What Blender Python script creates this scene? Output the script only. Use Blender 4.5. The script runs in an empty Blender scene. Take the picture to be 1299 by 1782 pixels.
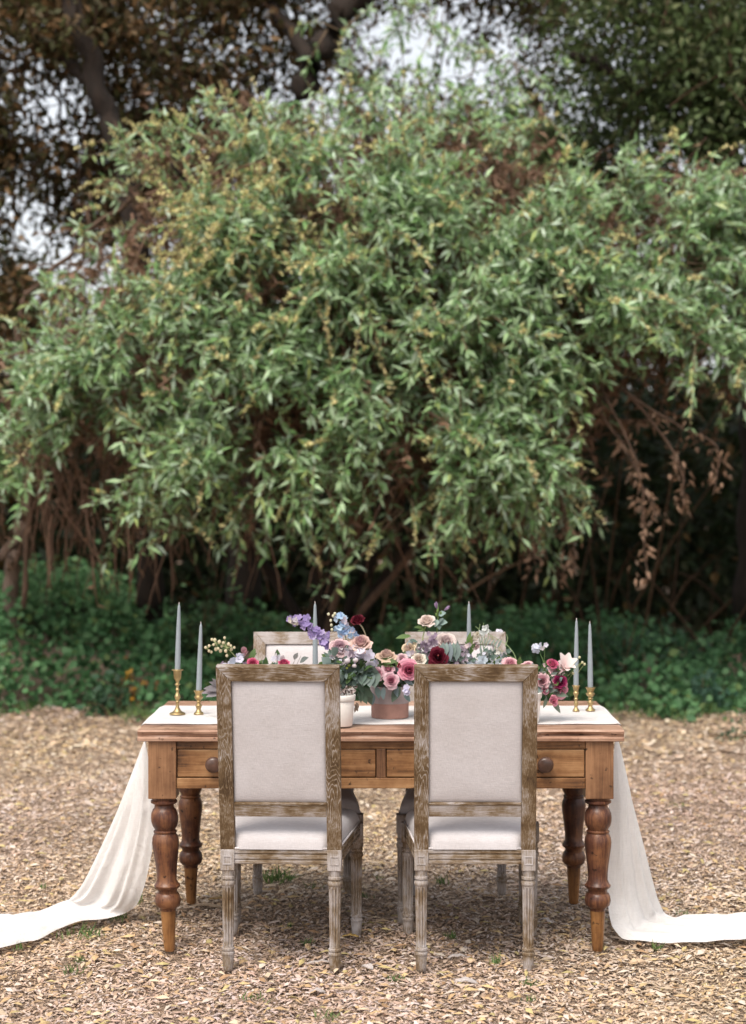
import bpy, bmesh, math, random
import numpy as np
from mathutils import Vector, Matrix

rng = np.random.RandomState(7)
R = math.radians
scene = bpy.context.scene
col = scene.collection

# ---------------------------------------------------------------- camera
FPX, VX, VY, CH = 3100.0, 680.0, 850.0, 1.597      # focal length in photo pixels, vanishing point, eye height
cam_d = bpy.data.cameras.new('camera')
cam = bpy.data.objects.new('camera', cam_d)
col.objects.link(cam)
cam.location = (0, 0, CH)
cam.rotation_euler = (R(90), 0, 0)
cam_d.sensor_fit = 'HORIZONTAL'
cam_d.sensor_width = 36.0
cam_d.lens = 36.0 * FPX / 1299.0
cam_d.shift_x = (649.5 - VX) / 1299.0
cam_d.shift_y = (VY - 891.0) / 1299.0
cam_d.clip_end = 1000
cam_d.dof.use_dof = True
cam_d.dof.focus_distance = 5.95
cam_d.dof.aperture_fstop = 3.3
scene.camera = cam

# ---------------------------------------------------------------- sky and sun (soft, veiled daylight from behind the camera)
SUN_EL, SUN_AZ = 58.0, 203.0        # azimuth clockwise from +Y
w = bpy.data.worlds.new('World')
scene.world = w
w.use_nodes = True
nt = w.node_tree
for n in list(nt.nodes):
    nt.nodes.remove(n)
sky = nt.nodes.new('ShaderNodeTexSky')
sky.sky_type = 'NISHITA'
sky.sun_disc = False
sky.sun_elevation = R(SUN_EL)
sky.sun_rotation = R(SUN_AZ)
sky.air_density = 1.0
sky.dust_density = 3.0
hs = nt.nodes.new('ShaderNodeHueSaturation')
hs.inputs['Saturation'].default_value = 0.22
bgn = nt.nodes.new('ShaderNodeBackground')
bgn.inputs['Strength'].default_value = 0.13
wo = nt.nodes.new('ShaderNodeOutputWorld')
nt.links.new(sky.outputs[0], hs.inputs['Color'])
nt.links.new(hs.outputs[0], bgn.inputs['Color'])
nt.links.new(bgn.outputs[0], wo.inputs['Surface'])

sl = bpy.data.lights.new('sun', 'SUN')
sl.energy = 1.5
sl.angle = R(30)
sl.color = (1.0, 0.92, 0.79)
sun = bpy.data.objects.new('sun', sl)
col.objects.link(sun)
sd = Vector((math.sin(R(SUN_AZ)) * math.cos(R(SUN_EL)), math.cos(R(SUN_AZ)) * math.cos(R(SUN_EL)), math.sin(R(SUN_EL))))
sun.rotation_euler = sd.to_track_quat('Z', 'Y').to_euler()

scene.view_settings.view_transform = 'Standard'
scene.view_settings.look = 'None'
scene.view_settings.exposure = 0.98
scene.view_settings.gamma = 1.0
scene.view_settings.use_curve_mapping = False
scene.render.engine = 'CYCLES'
scene.cycles.max_bounces = 6
scene.cycles.diffuse_bounces = 3
scene.cycles.use_denoising = True


# ================================================================ helpers
def at(px, py, D):
    """point at distance D whose place in the photograph was measured at (px, py)"""
    return np.array([(px - VX) * D / FPX, D, CH - (py - VY) * D / FPX])


def proj(P):
    P = np.asarray(P)
    return VX + P[..., 0] * FPX / P[..., 1], VY + (CH - P[..., 2]) * FPX / P[..., 1]


def tag(o, label=None, cat=None, group=None, kind=None):
    if label: o['label'] = label
    if cat: o['category'] = cat
    if group: o['group'] = group
    if kind: o['kind'] = kind
    return o


def empty(name, loc, rz=0.0, label=None, cat=None, group=None):
    o = bpy.data.objects.new(name, None)
    o.empty_display_size = 0.1
    col.objects.link(o)
    o.location = loc
    o.rotation_euler = (0, 0, rz)
    return tag(o, label, cat, group)


def link(name, me, mat, parent=None):
    o = bpy.data.objects.new(name, me)
    if mat is not None:
        me.materials.append(mat)
    col.objects.link(o)
    if parent is not None:
        o.parent = parent
    return o


def raw(name, V, F, mat, parent=None, smooth=True, cols=None):
    """V (n,3) array, F list of (m,k) index arrays"""
    V = np.asarray(V, dtype=np.float32)
    me = bpy.data.meshes.new(name)
    me.vertices.add(len(V))
    me.vertices.foreach_set('co', V.ravel())
    F = [np.asarray(f, dtype=np.int32) for f in F if len(f)]
    nl = sum(f.size for f in F)
    npoly = sum(len(f) for f in F)
    me.loops.add(nl)
    me.polygons.add(npoly)
    me.loops.foreach_set('vertex_index', np.concatenate([f.ravel() for f in F]))
    tot = np.concatenate([np.full(len(f), f.shape[1], np.int32) for f in F])
    st = np.concatenate([[0], np.cumsum(tot)[:-1]]).astype(np.int32)
    me.polygons.foreach_set('loop_start', st)
    me.polygons.foreach_set('loop_total', tot)
    me.polygons.foreach_set('use_smooth', np.full(npoly, smooth))
    me.update(calc_edges=True)
    me.validate()
    if cols is not None:
        a = me.color_attributes.new('tint', 'FLOAT_COLOR', 'POINT')
        c = np.ones((len(V), 4), np.float32)
        c[:, :3] = cols
        a.data.foreach_set('color', c.ravel())
    return link(name, me, mat, parent)


def from_bm(name, bm, mat, parent=None, smooth=False, angle=None):
    bmesh.ops.recalc_face_normals(bm, faces=bm.faces)
    me = bpy.data.meshes.new(name)
    bm.to_mesh(me)
    bm.free()
    if smooth:
        me.polygons.foreach_set('use_smooth', np.ones(len(me.polygons), bool))
        if angle:
            me.set_sharp_from_angle(angle=R(angle))
    return link(name, me, mat, parent)


def bevel(bm, w, seg=2):
    bmesh.ops.bevel(bm, geom=[e for e in bm.edges], offset=w, segments=seg, affect='EDGES', profile=0.6)


def bm_box(x0, x1, y0, y1, z0, z1, bev=0.0, seg=2, bm=None):
    own = bmesh.new()
    bmesh.ops.create_cube(own, size=1.0)
    for v in own.verts:
        v.co = ((x0 + x1) / 2 + v.co.x * (x1 - x0), (y0 + y1) / 2 + v.co.y * (y1 - y0), (z0 + z1) / 2 + v.co.z * (z1 - z0))
    if bev:
        bevel(own, bev, seg)
    if bm is None:
        return own
    me = bpy.data.meshes.new('tmp')
    own.to_mesh(me)
    own.free()
    bm.from_mesh(me)
    bpy.data.meshes.remove(me)
    return bm


def bm_prism(poly, y0, y1, bev=0.0):
    """polygon in xz extruded along y"""
    bm = bmesh.new()
    a = [bm.verts.new((x, y0, z)) for x, z in poly]
    b = [bm.verts.new((x, y1, z)) for x, z in poly]
    bm.faces.new(a)
    bm.faces.new(b[::-1])
    n = len(poly)
    for i in range(n):
        bm.faces.new((a[i], b[i], b[(i + 1) % n], a[(i + 1) % n]))
    bmesh.ops.recalc_face_normals(bm, faces=bm.faces)
    if bev:
        bevel(bm, bev, 2)
    return bm


def bm_lathe(profile, seg=32, bm=None, flute=None, c=(0, 0, 0), lean=(0, 0)):
    """profile [(z, r)], lean shifts the bottom"""
    bm = bm or bmesh.new()
    rings = []
    zt = max(p[0] for p in profile)
    for z, r in profile:
        ring = []
        for i in range(seg):
            a = 2 * math.pi * i / seg
            rr = r
            if flute and flute[0] < z < flute[1]:
                rr = r * (1 - flute[3] * (0.5 + 0.5 * math.cos(a * flute[2])) ** 2)
            k = (zt - z) / zt if zt else 0
            ring.append(bm.verts.new((c[0] + lean[0] * k + rr * math.cos(a), c[1] + lean[1] * k + rr * math.sin(a), c[2] + z)))
        rings.append(ring)
    for A, B in zip(rings[:-1], rings[1:]):
        for i in range(seg):
            j = (i + 1) % seg
            bm.faces.new((A[i], A[j], B[j], B[i]))
    bm.faces.new(rings[0][::-1])
    bm.faces.new(rings[-1])
    return bm


def smooth_profile(pts, n=5):
    out = []
    P = [pts[0]] + list(pts) + [pts[-1]]
    for i in range(1, len(P) - 2):
        for k in range(n):
            t = k / n
            z = 0.5 * ((2 * P[i][0]) + (-P[i - 1][0] + P[i + 1][0]) * t + (2 * P[i - 1][0] - 5 * P[i][0] + 4 * P[i + 1][0] - P[i + 2][0]) * t * t + (-P[i - 1][0] + 3 * P[i][0] - 3 * P[i + 1][0] + P[i + 2][0]) * t ** 3)
            r = 0.5 * ((2 * P[i][1]) + (-P[i - 1][1] + P[i + 1][1]) * t + (2 * P[i - 1][1] - 5 * P[i][1] + 4 * P[i + 1][1] - P[i + 2][1]) * t * t + (-P[i - 1][1] + 3 * P[i][1] - 3 * P[i + 1][1] + P[i + 2][1]) * t ** 3)
            out.append((z, max(r, 0.0008)))
    out.append(pts[-1])
    return out


def catmull(P, n=10):
    P = np.asarray(P, float)
    Q = np.vstack([2 * P[0] - P[1], P, 2 * P[-1] - P[-2]])
    out = []
    for i in range(1, len(Q) - 2):
        for k in range(n):
            t = k / n
            out.append(0.5 * (2 * Q[i] + (Q[i + 1] - Q[i - 1]) * t + (2 * Q[i - 1] - 5 * Q[i] + 4 * Q[i + 1] - Q[i + 2]) * t * t + (3 * Q[i] - Q[i - 1] - 3 * Q[i + 1] + Q[i + 2]) * t ** 3))
    out.append(P[-1])
    return np.array(out)


def nrm(a):
    return a / np.maximum(np.linalg.norm(a, axis=-1, keepdims=True), 1e-9)


def tubes(P, rad, sides=4):
    """P (N,K,3) paths, rad (N,K): returns V, F"""
    P = np.asarray(P, float)
    N, K, _ = P.shape
    T = np.gradient(P, axis=1)
    T = nrm(T)
    up = np.where(np.abs(T[..., 2:3]) > 0.9, np.array([1.0, 0, 0]), np.array([0, 0, 1.0]))
    A = nrm(np.cross(T, up))
    B = np.cross(A, T)
    ang = np.arange(sides) * 2 * math.pi / sides
    V = P[:, :, None, :] + rad[:, :, None, None] * (A[:, :, None, :] * np.cos(ang)[None, None, :, None] + B[:, :, None, :] * np.sin(ang)[None, None, :, None])
    idx = np.arange(N * K * sides).reshape(N, K, sides)
    nx = np.roll(idx, -1, axis=2)
    F = np.stack([idx[:, :-1], nx[:, :-1], nx[:, 1:], idx[:, 1:]], axis=-1).reshape(-1, 4)
    caps = [idx[:, -1].reshape(-1, sides), idx[:, 0, ::-1].reshape(-1, sides)]
    return V.reshape(-1, 3), [F] + caps


def tube_obj(name, P, r0, r1, mat, parent=None, sides=8, n=8, wob=0.0):
    C = catmull(P, n)
    if wob:
        C = C + wob * np.stack([np.sin(np.arange(len(C)) * 1.7 + k) + 0.6 * np.sin(np.arange(len(C)) * 0.9 + 2 * k) for k in range(3)], 1) * np.linspace(0.2, 1, len(C))[:, None]
    rad = np.linspace(r0, r1, len(C)) * (1 + (0.12 * np.sin(np.arange(len(C)) * 2.3) if wob else 0))
    V, F = tubes(C[None], rad[None], sides)
    return raw(name, V, F, mat, parent)


def leaf_geo(P, D, N, L, W, fold=0.18, droop=0.12, shape=0.42):
    """4-triangle folded leaf blades, vectorised"""
    D = nrm(D)
    S = nrm(np.cross(D, N))
    N = np.cross(S, D)
    L = np.asarray(L)[:, None]
    W = np.asarray(W)[:, None]
    base = P
    mid = P + shape * L * D - fold * W * N
    lf = P + (shape - 0.04) * L * D + 0.5 * W * S
    rt = P + (shape - 0.04) * L * D - 0.5 * W * S
    tip = P + L * D - droop * L * N
    V = np.stack([base, lf, mid, rt, tip], 1)
    n = len(P)
    b = (np.arange(n) * 5)[:, None]
    F = np.concatenate([b + np.array([0, 2, 1]), b + np.array([0, 3, 2]), b + np.array([1, 2, 4]), b + np.array([2, 3, 4])])
    return V.reshape(-1, 3), F


def oval_geo(P, D, N, L, W, fold=0.15, droop=0.1):
    """rounder leaf: 8 verts, 8 triangles"""
    D = nrm(D)
    S = nrm(np.cross(D, N))
    N = np.cross(S, D)
    L = np.asarray(L)[:, None]
    W = np.asarray(W)[:, None]
    V = [P, P + .22 * L * D + .40 * W * S, P + .58 * L * D + .46 * W * S - .3 * droop * L * N, P + L * D - droop * L * N,
         P + .58 * L * D - .46 * W * S - .3 * droop * L * N, P + .22 * L * D - .40 * W * S,
         P + .25 * L * D - fold * W * N, P + .6 * L * D - (fold * W + .3 * droop * L) * N]
    V = np.stack(V, 1)
    n = len(P)
    b = (np.arange(n) * 8)[:, None]
    T = [(0, 6, 1), (1, 6, 2), (6, 7, 2), (2, 7, 3), (0, 5, 6), (5, 4, 6), (6, 4, 7), (4, 3, 7)]
    F = np.concatenate([b + np.array(t) for t in T])
    return V.reshape(-1, 3), F


def rand_dirs(n, r=rng):
    v = r.normal(size=(n, 3))
    return nrm(v)


# ---------------------------------------------------------------- materials
def newmat(name):
    m = bpy.data.materials.new(name)
    m.use_nodes = True
    t = m.node_tree
    b = t.nodes['Principled BSDF']
    return m, t, b


def N_(t, kind, **kw):
    n = t.nodes.new('ShaderNode' + kind)
    for k, v in kw.items():
        if k in n.inputs:
            n.inputs[k].default_value = v
        else:
            setattr(n, k, v)
    return n


def ramp(t, stops, interp='LINEAR'):
    r = t.nodes.new('ShaderNodeValToRGB')
    r.color_ramp.interpolation = interp
    e = r.color_ramp.elements
    while len(e) < len(stops):
        e.new(0.5)
    for i, (p, c) in enumerate(stops):
        e[i].position = p
        e[i].color = (*c, 1) if len(c) == 3 else c
    return r


def coords(t, scale, rand=True):
    tc = t.nodes.new('ShaderNodeTexCoord')
    mp = t.nodes.new('ShaderNodeMapping')
    mp.inputs['Scale'].default_value = scale
    t.links.new(tc.outputs['Object'], mp.inputs['Vector'])
    if rand:
        oi = t.nodes.new('ShaderNodeObjectInfo')
        mu = N_(t, 'Math', operation='MULTIPLY')
        mu.inputs[1].default_value = 37.0
        t.links.new(oi.outputs['Random'], mu.inputs[0])
        t.links.new(mu.outputs[0], mp.inputs['Location'])
    return mp


def leaf_mat(name, trans=0.3, rough=0.5, spec=0.35):
    m, t, b = newmat(name)
    at_ = N_(t, 'Attribute', attribute_name='tint')
    b.inputs['Roughness'].default_value = rough
    b.inputs['Specular IOR Level'].default_value = spec
    t.links.new(at_.outputs['Color'], b.inputs['Base Color'])
    if trans > 0:
        tr = t.nodes.new('ShaderNodeBsdfTranslucent')
        mx = N_(t, 'MixShader')
        mx.inputs[0].default_value = trans
        t.links.new(at_.outputs['Color'], tr.inputs['Color'])
        t.links.new(b.outputs[0], mx.inputs[1])
        t.links.new(tr.outputs[0], mx.inputs[2])
        t.links.new(mx.outputs[0], t.nodes['Material Output'].inputs['Surface'])
    return m


def plain(name, c, rough=0.6, metal=0.0, spec=0.4, var=0.0, nscale=20, bump=0.0, bscale=60):
    m, t, b = newmat(name)
    b.inputs['Base Color'].default_value = (*c, 1)
    b.inputs['Roughness'].default_value = rough
    b.inputs['Metallic'].default_value = metal
    b.inputs['Specular IOR Level'].default_value = spec
    if var or bump:
        mp = coords(t, (1, 1, 1))
        if var:
            nz = N_(t, 'TexNoise', Scale=nscale, Detail=6.0, Roughness=0.6)
            t.links.new(mp.outputs[0], nz.inputs['Vector'])
            r = ramp(t, [(0.3, tuple(x * (1 - var) for x in c)), (0.7, tuple(min(1, x * (1 + var)) for x in c))])
            t.links.new(nz.outputs['Fac'], r.inputs[0])
            t.links.new(r.outputs[0], b.inputs['Base Color'])
        if bump:
            nb = N_(t, 'TexNoise', Scale=bscale, Detail=5.0)
            t.links.new(mp.outputs[0], nb.inputs['Vector'])
            bp = N_(t, 'Bump', Strength=bump, Distance=0.01)
            t.links.new(nb.outputs['Fac'], bp.inputs['Height'])
            t.links.new(bp.outputs[0], b.inputs['Normal'])
    return m


def limed_oak(name, axis, bias=0.0, rings=1.0, fine=1.0):
    """grey-limed oak: ochre-brown wood with pale wax caught in the open grain; bias > 0 = more wax left"""
    m, t, b = newmat(name)
    ax = {'x': 0, 'y': 1, 'z': 2}[axis]
    s1 = [14.0, 14.0, 14.0]; s1[ax] = 1.5
    s2 = [330.0, 330.0, 330.0]; s2[ax] = 26.0
    mp = coords(t, tuple(s1))
    mp2 = coords(t, tuple(s2))
    mp3 = coords(t, (1, 1, 1))
    n1 = N_(t, 'TexNoise', Scale=1.2, Detail=3.0, Roughness=0.42, Distortion=0.4)
    t.links.new(mp.outputs[0], n1.inputs['Vector'])
    mu = N_(t, 'Math', operation='MULTIPLY'); mu.inputs[1].default_value = 24.0
    t.links.new(n1.outputs['Fac'], mu.inputs[0])
    fr = N_(t, 'Math', operation='PINGPONG'); fr.inputs[1].default_value = 0.5
    t.links.new(mu.outputs[0], fr.inputs[0])
    pw = N_(t, 'MapRange'); pw.inputs['From Min'].default_value = 0.26; pw.inputs['From Max'].default_value = 0.5   # narrow pale lines
    t.links.new(fr.outputs[0], pw.inputs['Value'])
    n3 = N_(t, 'TexNoise', Scale=9.0, Detail=5.0, Roughness=0.65)
    t.links.new(mp3.outputs[0], n3.inputs['Vector'])
    n4 = N_(t, 'TexNoise', Scale=4.0, Detail=2.0)
    t.links.new(mp3.outputs[0], n4.inputs['Vector'])
    vis = N_(t, 'MapRange'); vis.inputs['From Min'].default_value = 0.35; vis.inputs['From Max'].default_value = 0.62
    vis.inputs['To Max'].default_value = 0.48 * rings
    t.links.new(n4.outputs['Fac'], vis.inputs['Value'])
    rg = N_(t, 'Math', operation='MULTIPLY')
    t.links.new(pw.outputs[0], rg.inputs[0]); t.links.new(vis.outputs[0], rg.inputs[1])
    n2 = N_(t, 'TexNoise', Scale=1.0, Detail=4.0, Roughness=0.7)
    t.links.new(mp2.outputs[0], n2.inputs['Vector'])
    ad = N_(t, 'Math', operation='MULTIPLY_ADD'); ad.inputs[1].default_value = 1.15 * fine
    t.links.new(n2.outputs['Fac'], ad.inputs[0]); t.links.new(rg.outputs[0], ad.inputs[2])
    ad2 = N_(t, 'Math', operation='MULTIPLY_ADD'); ad2.inputs[1].default_value = 1.9
    t.links.new(n3.outputs['Fac'], ad2.inputs[0]); t.links.new(ad.outputs[0], ad2.inputs[2])
    r = ramp(t, [(0.0, (0.058, 0.033, 0.016)), (0.34, (0.125, 0.077, 0.038)), (0.52, (0.205, 0.150, 0.100)), (0.70, (0.295, 0.25, 0.222)), (1.0, (0.41, 0.37, 0.36))])
    sc = N_(t, 'MapRange')
    sc.inputs['From Min'].default_value = 1.04 - bias; sc.inputs['From Max'].default_value = 2.06 - bias
    t.links.new(ad2.outputs[0], sc.inputs['Value'])
    t.links.new(sc.outputs[0], r.inputs[0])
    t.links.new(r.outputs[0], b.inputs['Base Color'])
    bp = N_(t, 'Bump', Strength=0.4, Distance=0.003)
    t.links.new(ad.outputs[0], bp.inputs['Height'])
    t.links.new(bp.outputs[0], b.inputs['Normal'])
    b.inputs['Roughness'].default_value = 0.66
    b.inputs['Specular IOR Level'].default_value = 0.25
    return m


def old_pine(name, axis, dark, mid, light, wear=0.5, rough=0.45, wscale=5.0, pits=True):
    m, t, b = newmat(name)
    ax = {'x': 0, 'y': 1, 'z': 2}[axis]
    s1 = [26.0, 26.0, 26.0]; s1[ax] = 1.8
    s2 = [220.0, 220.0, 220.0]; s2[ax] = 9.0
    mp, mp2, mp3 = coords(t, tuple(s1)), coords(t, tuple(s2)), coords(t, (1, 1, 1))
    n1 = N_(t, 'TexNoise', Scale=1.0, Detail=4.0, Roughness=0.55, Distortion=0.5)
    n2 = N_(t, 'TexNoise', Scale=1.0, Detail=3.0)
    n3 = N_(t, 'TexNoise', Scale=wscale, Detail=6.0, Roughness=0.65)
    for a, c in ((n1, mp), (n2, mp2), (n3, mp3)):
        t.links.new(c.outputs[0], a.inputs['Vector'])
    a1 = N_(t, 'Math', operation='MULTIPLY_ADD'); a1.inputs[1].default_value = 0.5
    t.links.new(n2.outputs['Fac'], a1.inputs[0]); t.links.new(n1.outputs['Fac'], a1.inputs[2])
    a2 = N_(t, 'Math', operation='MULTIPLY_ADD'); a2.inputs[1].default_value = wear * 2
    t.links.new(n3.outputs['Fac'], a2.inputs[0]); t.links.new(a1.outputs[0], a2.inputs[2])
    sc = N_(t, 'MapRange')
    c0 = 0.75 + wear
    sc.inputs['From Min'].default_value = c0 - 0.36; sc.inputs['From Max'].default_value = c0 + 0.36
    t.links.new(a2.outputs[0], sc.inputs['Value'])
    r = ramp(t, [(0.05, dark), (0.45, mid), (0.95, light)])
    t.links.new(sc.outputs[0], r.inputs[0])
    last = r.outputs[0]
    if pits:
        v = N_(t, 'TexNoise', Scale=38.0, Detail=3.0)
        t.links.new(mp3.outputs[0], v.inputs['Vector'])
        rr = ramp(t, [(0.64, (0, 0, 0)), (0.72, (1, 1, 1))])
        t.links.new(v.outputs['Fac'], rr.inputs[0])
        mx = N_(t, 'Mix', data_type='RGBA')
        t.links.new(rr.outputs[0], mx.inputs['Factor'])
        t.links.new(last, mx.inputs['A'])
        mx.inputs['B'].default_value = (*[x * 0.45 for x in dark], 1)
        last = mx.outputs['Result']
    t.links.new(last, b.inputs['Base Color'])
    bp = N_(t, 'Bump', Strength=0.3, Distance=0.003)
    t.links.new(a1.outputs[0], bp.inputs['Height'])
    t.links.new(bp.outputs[0], b.inputs['Normal'])
    b.inputs['Roughness'].default_value = rough
    b.inputs['Specular IOR Level'].default_value = 0.35
    return m


def linen(name, c, weave=420.0, trans=0.0, var=0.06, bump=0.25):
    m, t, b = newmat(name)
    mp = coords(t, (1, 1, 1))
    w1 = N_(t, 'TexNoise', Scale=1.0, Detail=2.0)
    mpx = coords(t, (weave * 0.12, weave * 0.12, weave))
    t.links.new(mpx.outputs[0], w1.inputs['Vector'])
    w2 = N_(t, 'TexNoise', Scale=1.0, Detail=2.0)
    mpz = coords(t, (weave, weave, weave * 0.12))
    t.links.new(mpz.outputs[0], w2.inputs['Vector'])
    ad = N_(t, 'Math', operation='ADD')
    t.links.new(w1.outputs['Fac'], ad.inputs[0]); t.links.new(w2.outputs['Fac'], ad.inputs[1])
    r = ramp(t, [(0.35, tuple(x * (1 - var * 1.6) for x in c)), (0.65, tuple(min(1, x * (1 + var)) for x in c))])
    hf = N_(t, 'Math', operation='MULTIPLY'); hf.inputs[1].default_value = 0.5
    t.links.new(ad.outputs[0], hf.inputs[0])
    t.links.new(hf.outputs[0], r.inputs[0])
    lo = N_(t, 'TexNoise', Scale=5.0, Detail=4.0, Roughness=0.6)
    t.links.new(mp.outputs[0], lo.inputs['Vector'])
    rl = ramp(t, [(0.3, (0.90, 0.885, 0.87)), (0.65, (1, 1, 1))])
    t.links.new(lo.outputs['Fac'], rl.inputs[0])
    ml = N_(t, 'Mix', data_type='RGBA', blend_type='MULTIPLY'); ml.inputs['Factor'].default_value = 1.0
    t.links.new(r.outputs[0], ml.inputs['A']); t.links.new(rl.outputs[0], ml.inputs['B'])
    t.links.new(ml.outputs['Result'], b.inputs['Base Color'])
    bp = N_(t, 'Bump', Strength=bump, Distance=0.002)
    t.links.new(ad.outputs[0], bp.inputs['Height'])
    bp2 = N_(t, 'Bump', Strength=0.25, Distance=0.02)
    t.links.new(lo.outputs['Fac'], bp2.inputs['Height'])
    t.links.new(bp.outputs[0], bp2.inputs['Normal'])
    t.links.new(bp2.outputs[0], b.inputs['Normal'])
    b.inputs['Roughness'].default_value = 0.9
    b.inputs['Specular IOR Level'].default_value = 0.15
    b.inputs['Sheen Weight'].default_value = 0.15
    if trans:
        tr = t.nodes.new('ShaderNodeBsdfTranslucent')
        tr.inputs['Color'].default_value = (*c, 1)
        mx = N_(t, 'MixShader'); mx.inputs[0].default_value = trans
        t.links.new(b.outputs[0], mx.inputs[1]); t.links.new(tr.outputs[0], mx.inputs[2])
        t.links.new(mx.outputs[0], t.nodes['Material Output'].inputs['Surface'])
    return m


def gauze(m):
    """thin cloth: a little light passes straight between the threads, fine crumples"""
    t = m.node_tree
    out = t.nodes['Material Output']
    src = out.inputs['Surface'].links[0].from_socket
    tp = t.nodes.new('ShaderNodeBsdfTransparent')
    mx = N_(t, 'MixShader'); mx.inputs[0].default_value = 0.05
    t.links.new(src, mx.inputs[1]); t.links.new(tp.outputs[0], mx.inputs[2])
    t.links.new(mx.outputs[0], out.inputs['Surface'])
    b = t.nodes['Principled BSDF']
    mp = coords(t, (16, 16, 5))
    n = N_(t, 'TexNoise', Scale=1.0, Detail=5.0, Roughness=0.6, Distortion=1.2)
    t.links.new(mp.outputs[0], n.inputs['Vector'])
    bp = N_(t, 'Bump', Strength=0.35, Distance=0.03)
    t.links.new(n.outputs['Fac'], bp.inputs['Height'])
    t.links.new(b.inputs['Normal'].links[0].from_socket, bp.inputs['Normal'])
    t.links.new(bp.outputs[0], b.inputs['Normal'])


def bark(name, c0, c1, scale=14.0):
    m, t, b = newmat(name)
    mp = coords(t, (scale, scale, scale * 0.25))
    n1 = N_(t, 'TexNoise', Scale=1.0, Detail=7.0, Roughness=0.7, Distortion=0.6)
    t.links.new(mp.outputs[0], n1.inputs['Vector'])
    r = ramp(t, [(0.3, c0), (0.7, c1)])
    t.links.new(n1.outputs['Fac'], r.inputs[0])
    t.links.new(r.outputs[0], b.inputs['Base Color'])
    bp = N_(t, 'Bump', Strength=0.8, Distance=0.03)
    t.links.new(n1.outputs['Fac'], bp.inputs['Height'])
    t.links.new(bp.outputs[0], b.inputs['Normal'])
    b.inputs['Roughness'].default_value = 0.9
    return m


M = {}
M['oak_v'] = limed_oak('limed_oak_upright', 'z', -0.10)
M['oak_h'] = limed_oak('limed_oak_level', 'x', -0.12)
M['oak_y'] = limed_oak('limed_oak_side', 'y', 0.0, 0.6)
M['oak_leg'] = limed_oak('limed_oak_leg', 'z', 0.20, 0.0)
M['oak_rail'] = limed_oak('limed_oak_rail', 'x', 0.13, 0.0)
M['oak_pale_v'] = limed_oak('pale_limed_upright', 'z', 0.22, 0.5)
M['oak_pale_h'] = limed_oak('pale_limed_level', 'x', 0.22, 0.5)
M['wax'] = limed_oak('limed_moulding', 'z', 0.6, 0.0)
M['linen'] = linen('chair_linen', (0.515, 0.482, 0.49))
M['piping'] = linen('piping_linen', (0.62, 0.575, 0.58))
M['runner'] = linen('runner_gauze', (0.83, 0.80, 0.785), weave=260, trans=0.22, var=0.04)
gauze(M['runner'])
M['top'] = old_pine('table_top_pine', 'x', (0.12, 0.056, 0.034), (0.33, 0.19, 0.128), (0.50, 0.335, 0.25), wear=0.55, rough=0.42)
M['pine_h'] = old_pine('apron_pine', 'x', (0.060, 0.026, 0.012), (0.215, 0.100, 0.040), (0.39, 0.215, 0.10), wear=0.75, rough=0.4)
M['pine_v'] = old_pine('block_pine', 'z', (0.05, 0.022, 0.012), (0.155, 0.073, 0.035), (0.29, 0.15, 0.075), wear=0.65, rough=0.42)
M['leg'] = old_pine('turned_leg_pine', 'z', (0.028, 0.012, 0.008), (0.080, 0.030, 0.018), (0.22, 0.095, 0.042), wear=0.75, rough=0.36, wscale=9.0)
M['leg_foot'] = old_pine('leg_foot_pine', 'z', (0.065, 0.026, 0.011), (0.18, 0.078, 0.026), (0.31, 0.15, 0.055), wear=0.55, rough=0.4, wscale=11.0)
M['knob'] = plain('dark_turned_wood', (0.085, 0.045, 0.032), 0.3, var=0.4, nscale=30)
M['gap'] = plain('painted_gap_shade', (0.02, 0.011, 0.006), 0.9)  # near-black colour standing in for shade inside the drawer gaps
M['brass'] = plain('old_brass', (0.43, 0.32, 0.16), 0.44, metal=1.0, var=0.22, nscale=45)
M['candle'] = plain('grey_blue_wax', (0.245, 0.275, 0.295), 0.5, spec=0.3, var=0.05, nscale=30)
M['wick'] = plain('wick', (0.72, 0.64, 0.60), 0.9)
M['white_pot'] = plain('white_glaze', (0.78, 0.72, 0.67), 0.5, var=0.06, nscale=25)
M['terra'] = plain('pinkish_terracotta', (0.36, 0.195, 0.155), 0.85, var=0.14, nscale=28, bump=0.1)
M['grey_band'] = plain('grey_wash', (0.33, 0.265, 0.26), 0.85, var=0.14, nscale=28, bump=0.1)
M['soil'] = plain('soil', (0.03, 0.02, 0.012), 0.95)
M['leafy'] = leaf_mat('foliage', 0.28, 0.55, 0.3)
M['willow'] = leaf_mat('willow_leaves', 0.25, 0.38, 0.55)
M['petal'] = leaf_mat('petals', 0.42, 0.65, 0.2)
M['litter'] = leaf_mat('wood_chips', 0.0, 0.85, 0.15)
M['twig'] = leaf_mat('twigs', 0.0, 0.85, 0.15)
M['bark_dark'] = bark('dark_bark', (0.008, 0.005, 0.003), (0.032, 0.018, 0.011))
M['bark_pale'] = bark('pale_bark', (0.11, 0.07, 0.05), (0.28, 0.20, 0.155))
M['bark_mid'] = bark('brown_bark', (0.06, 0.034, 0.022), (0.16, 0.095, 0.062))


# ================================================================ ground
def gh(x, y):
    x = np.asarray(x, float); y = np.asarray(y, float)
    h = 0.006 * np.sin(x * 3.1 + y * 1.3) + 0.005 * np.sin(x * 7.3 - y * 5.9 + 1) + 0.004 * np.sin(x * 15.1 + y * 11.7 + 2)
    return h - 0.008


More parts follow.
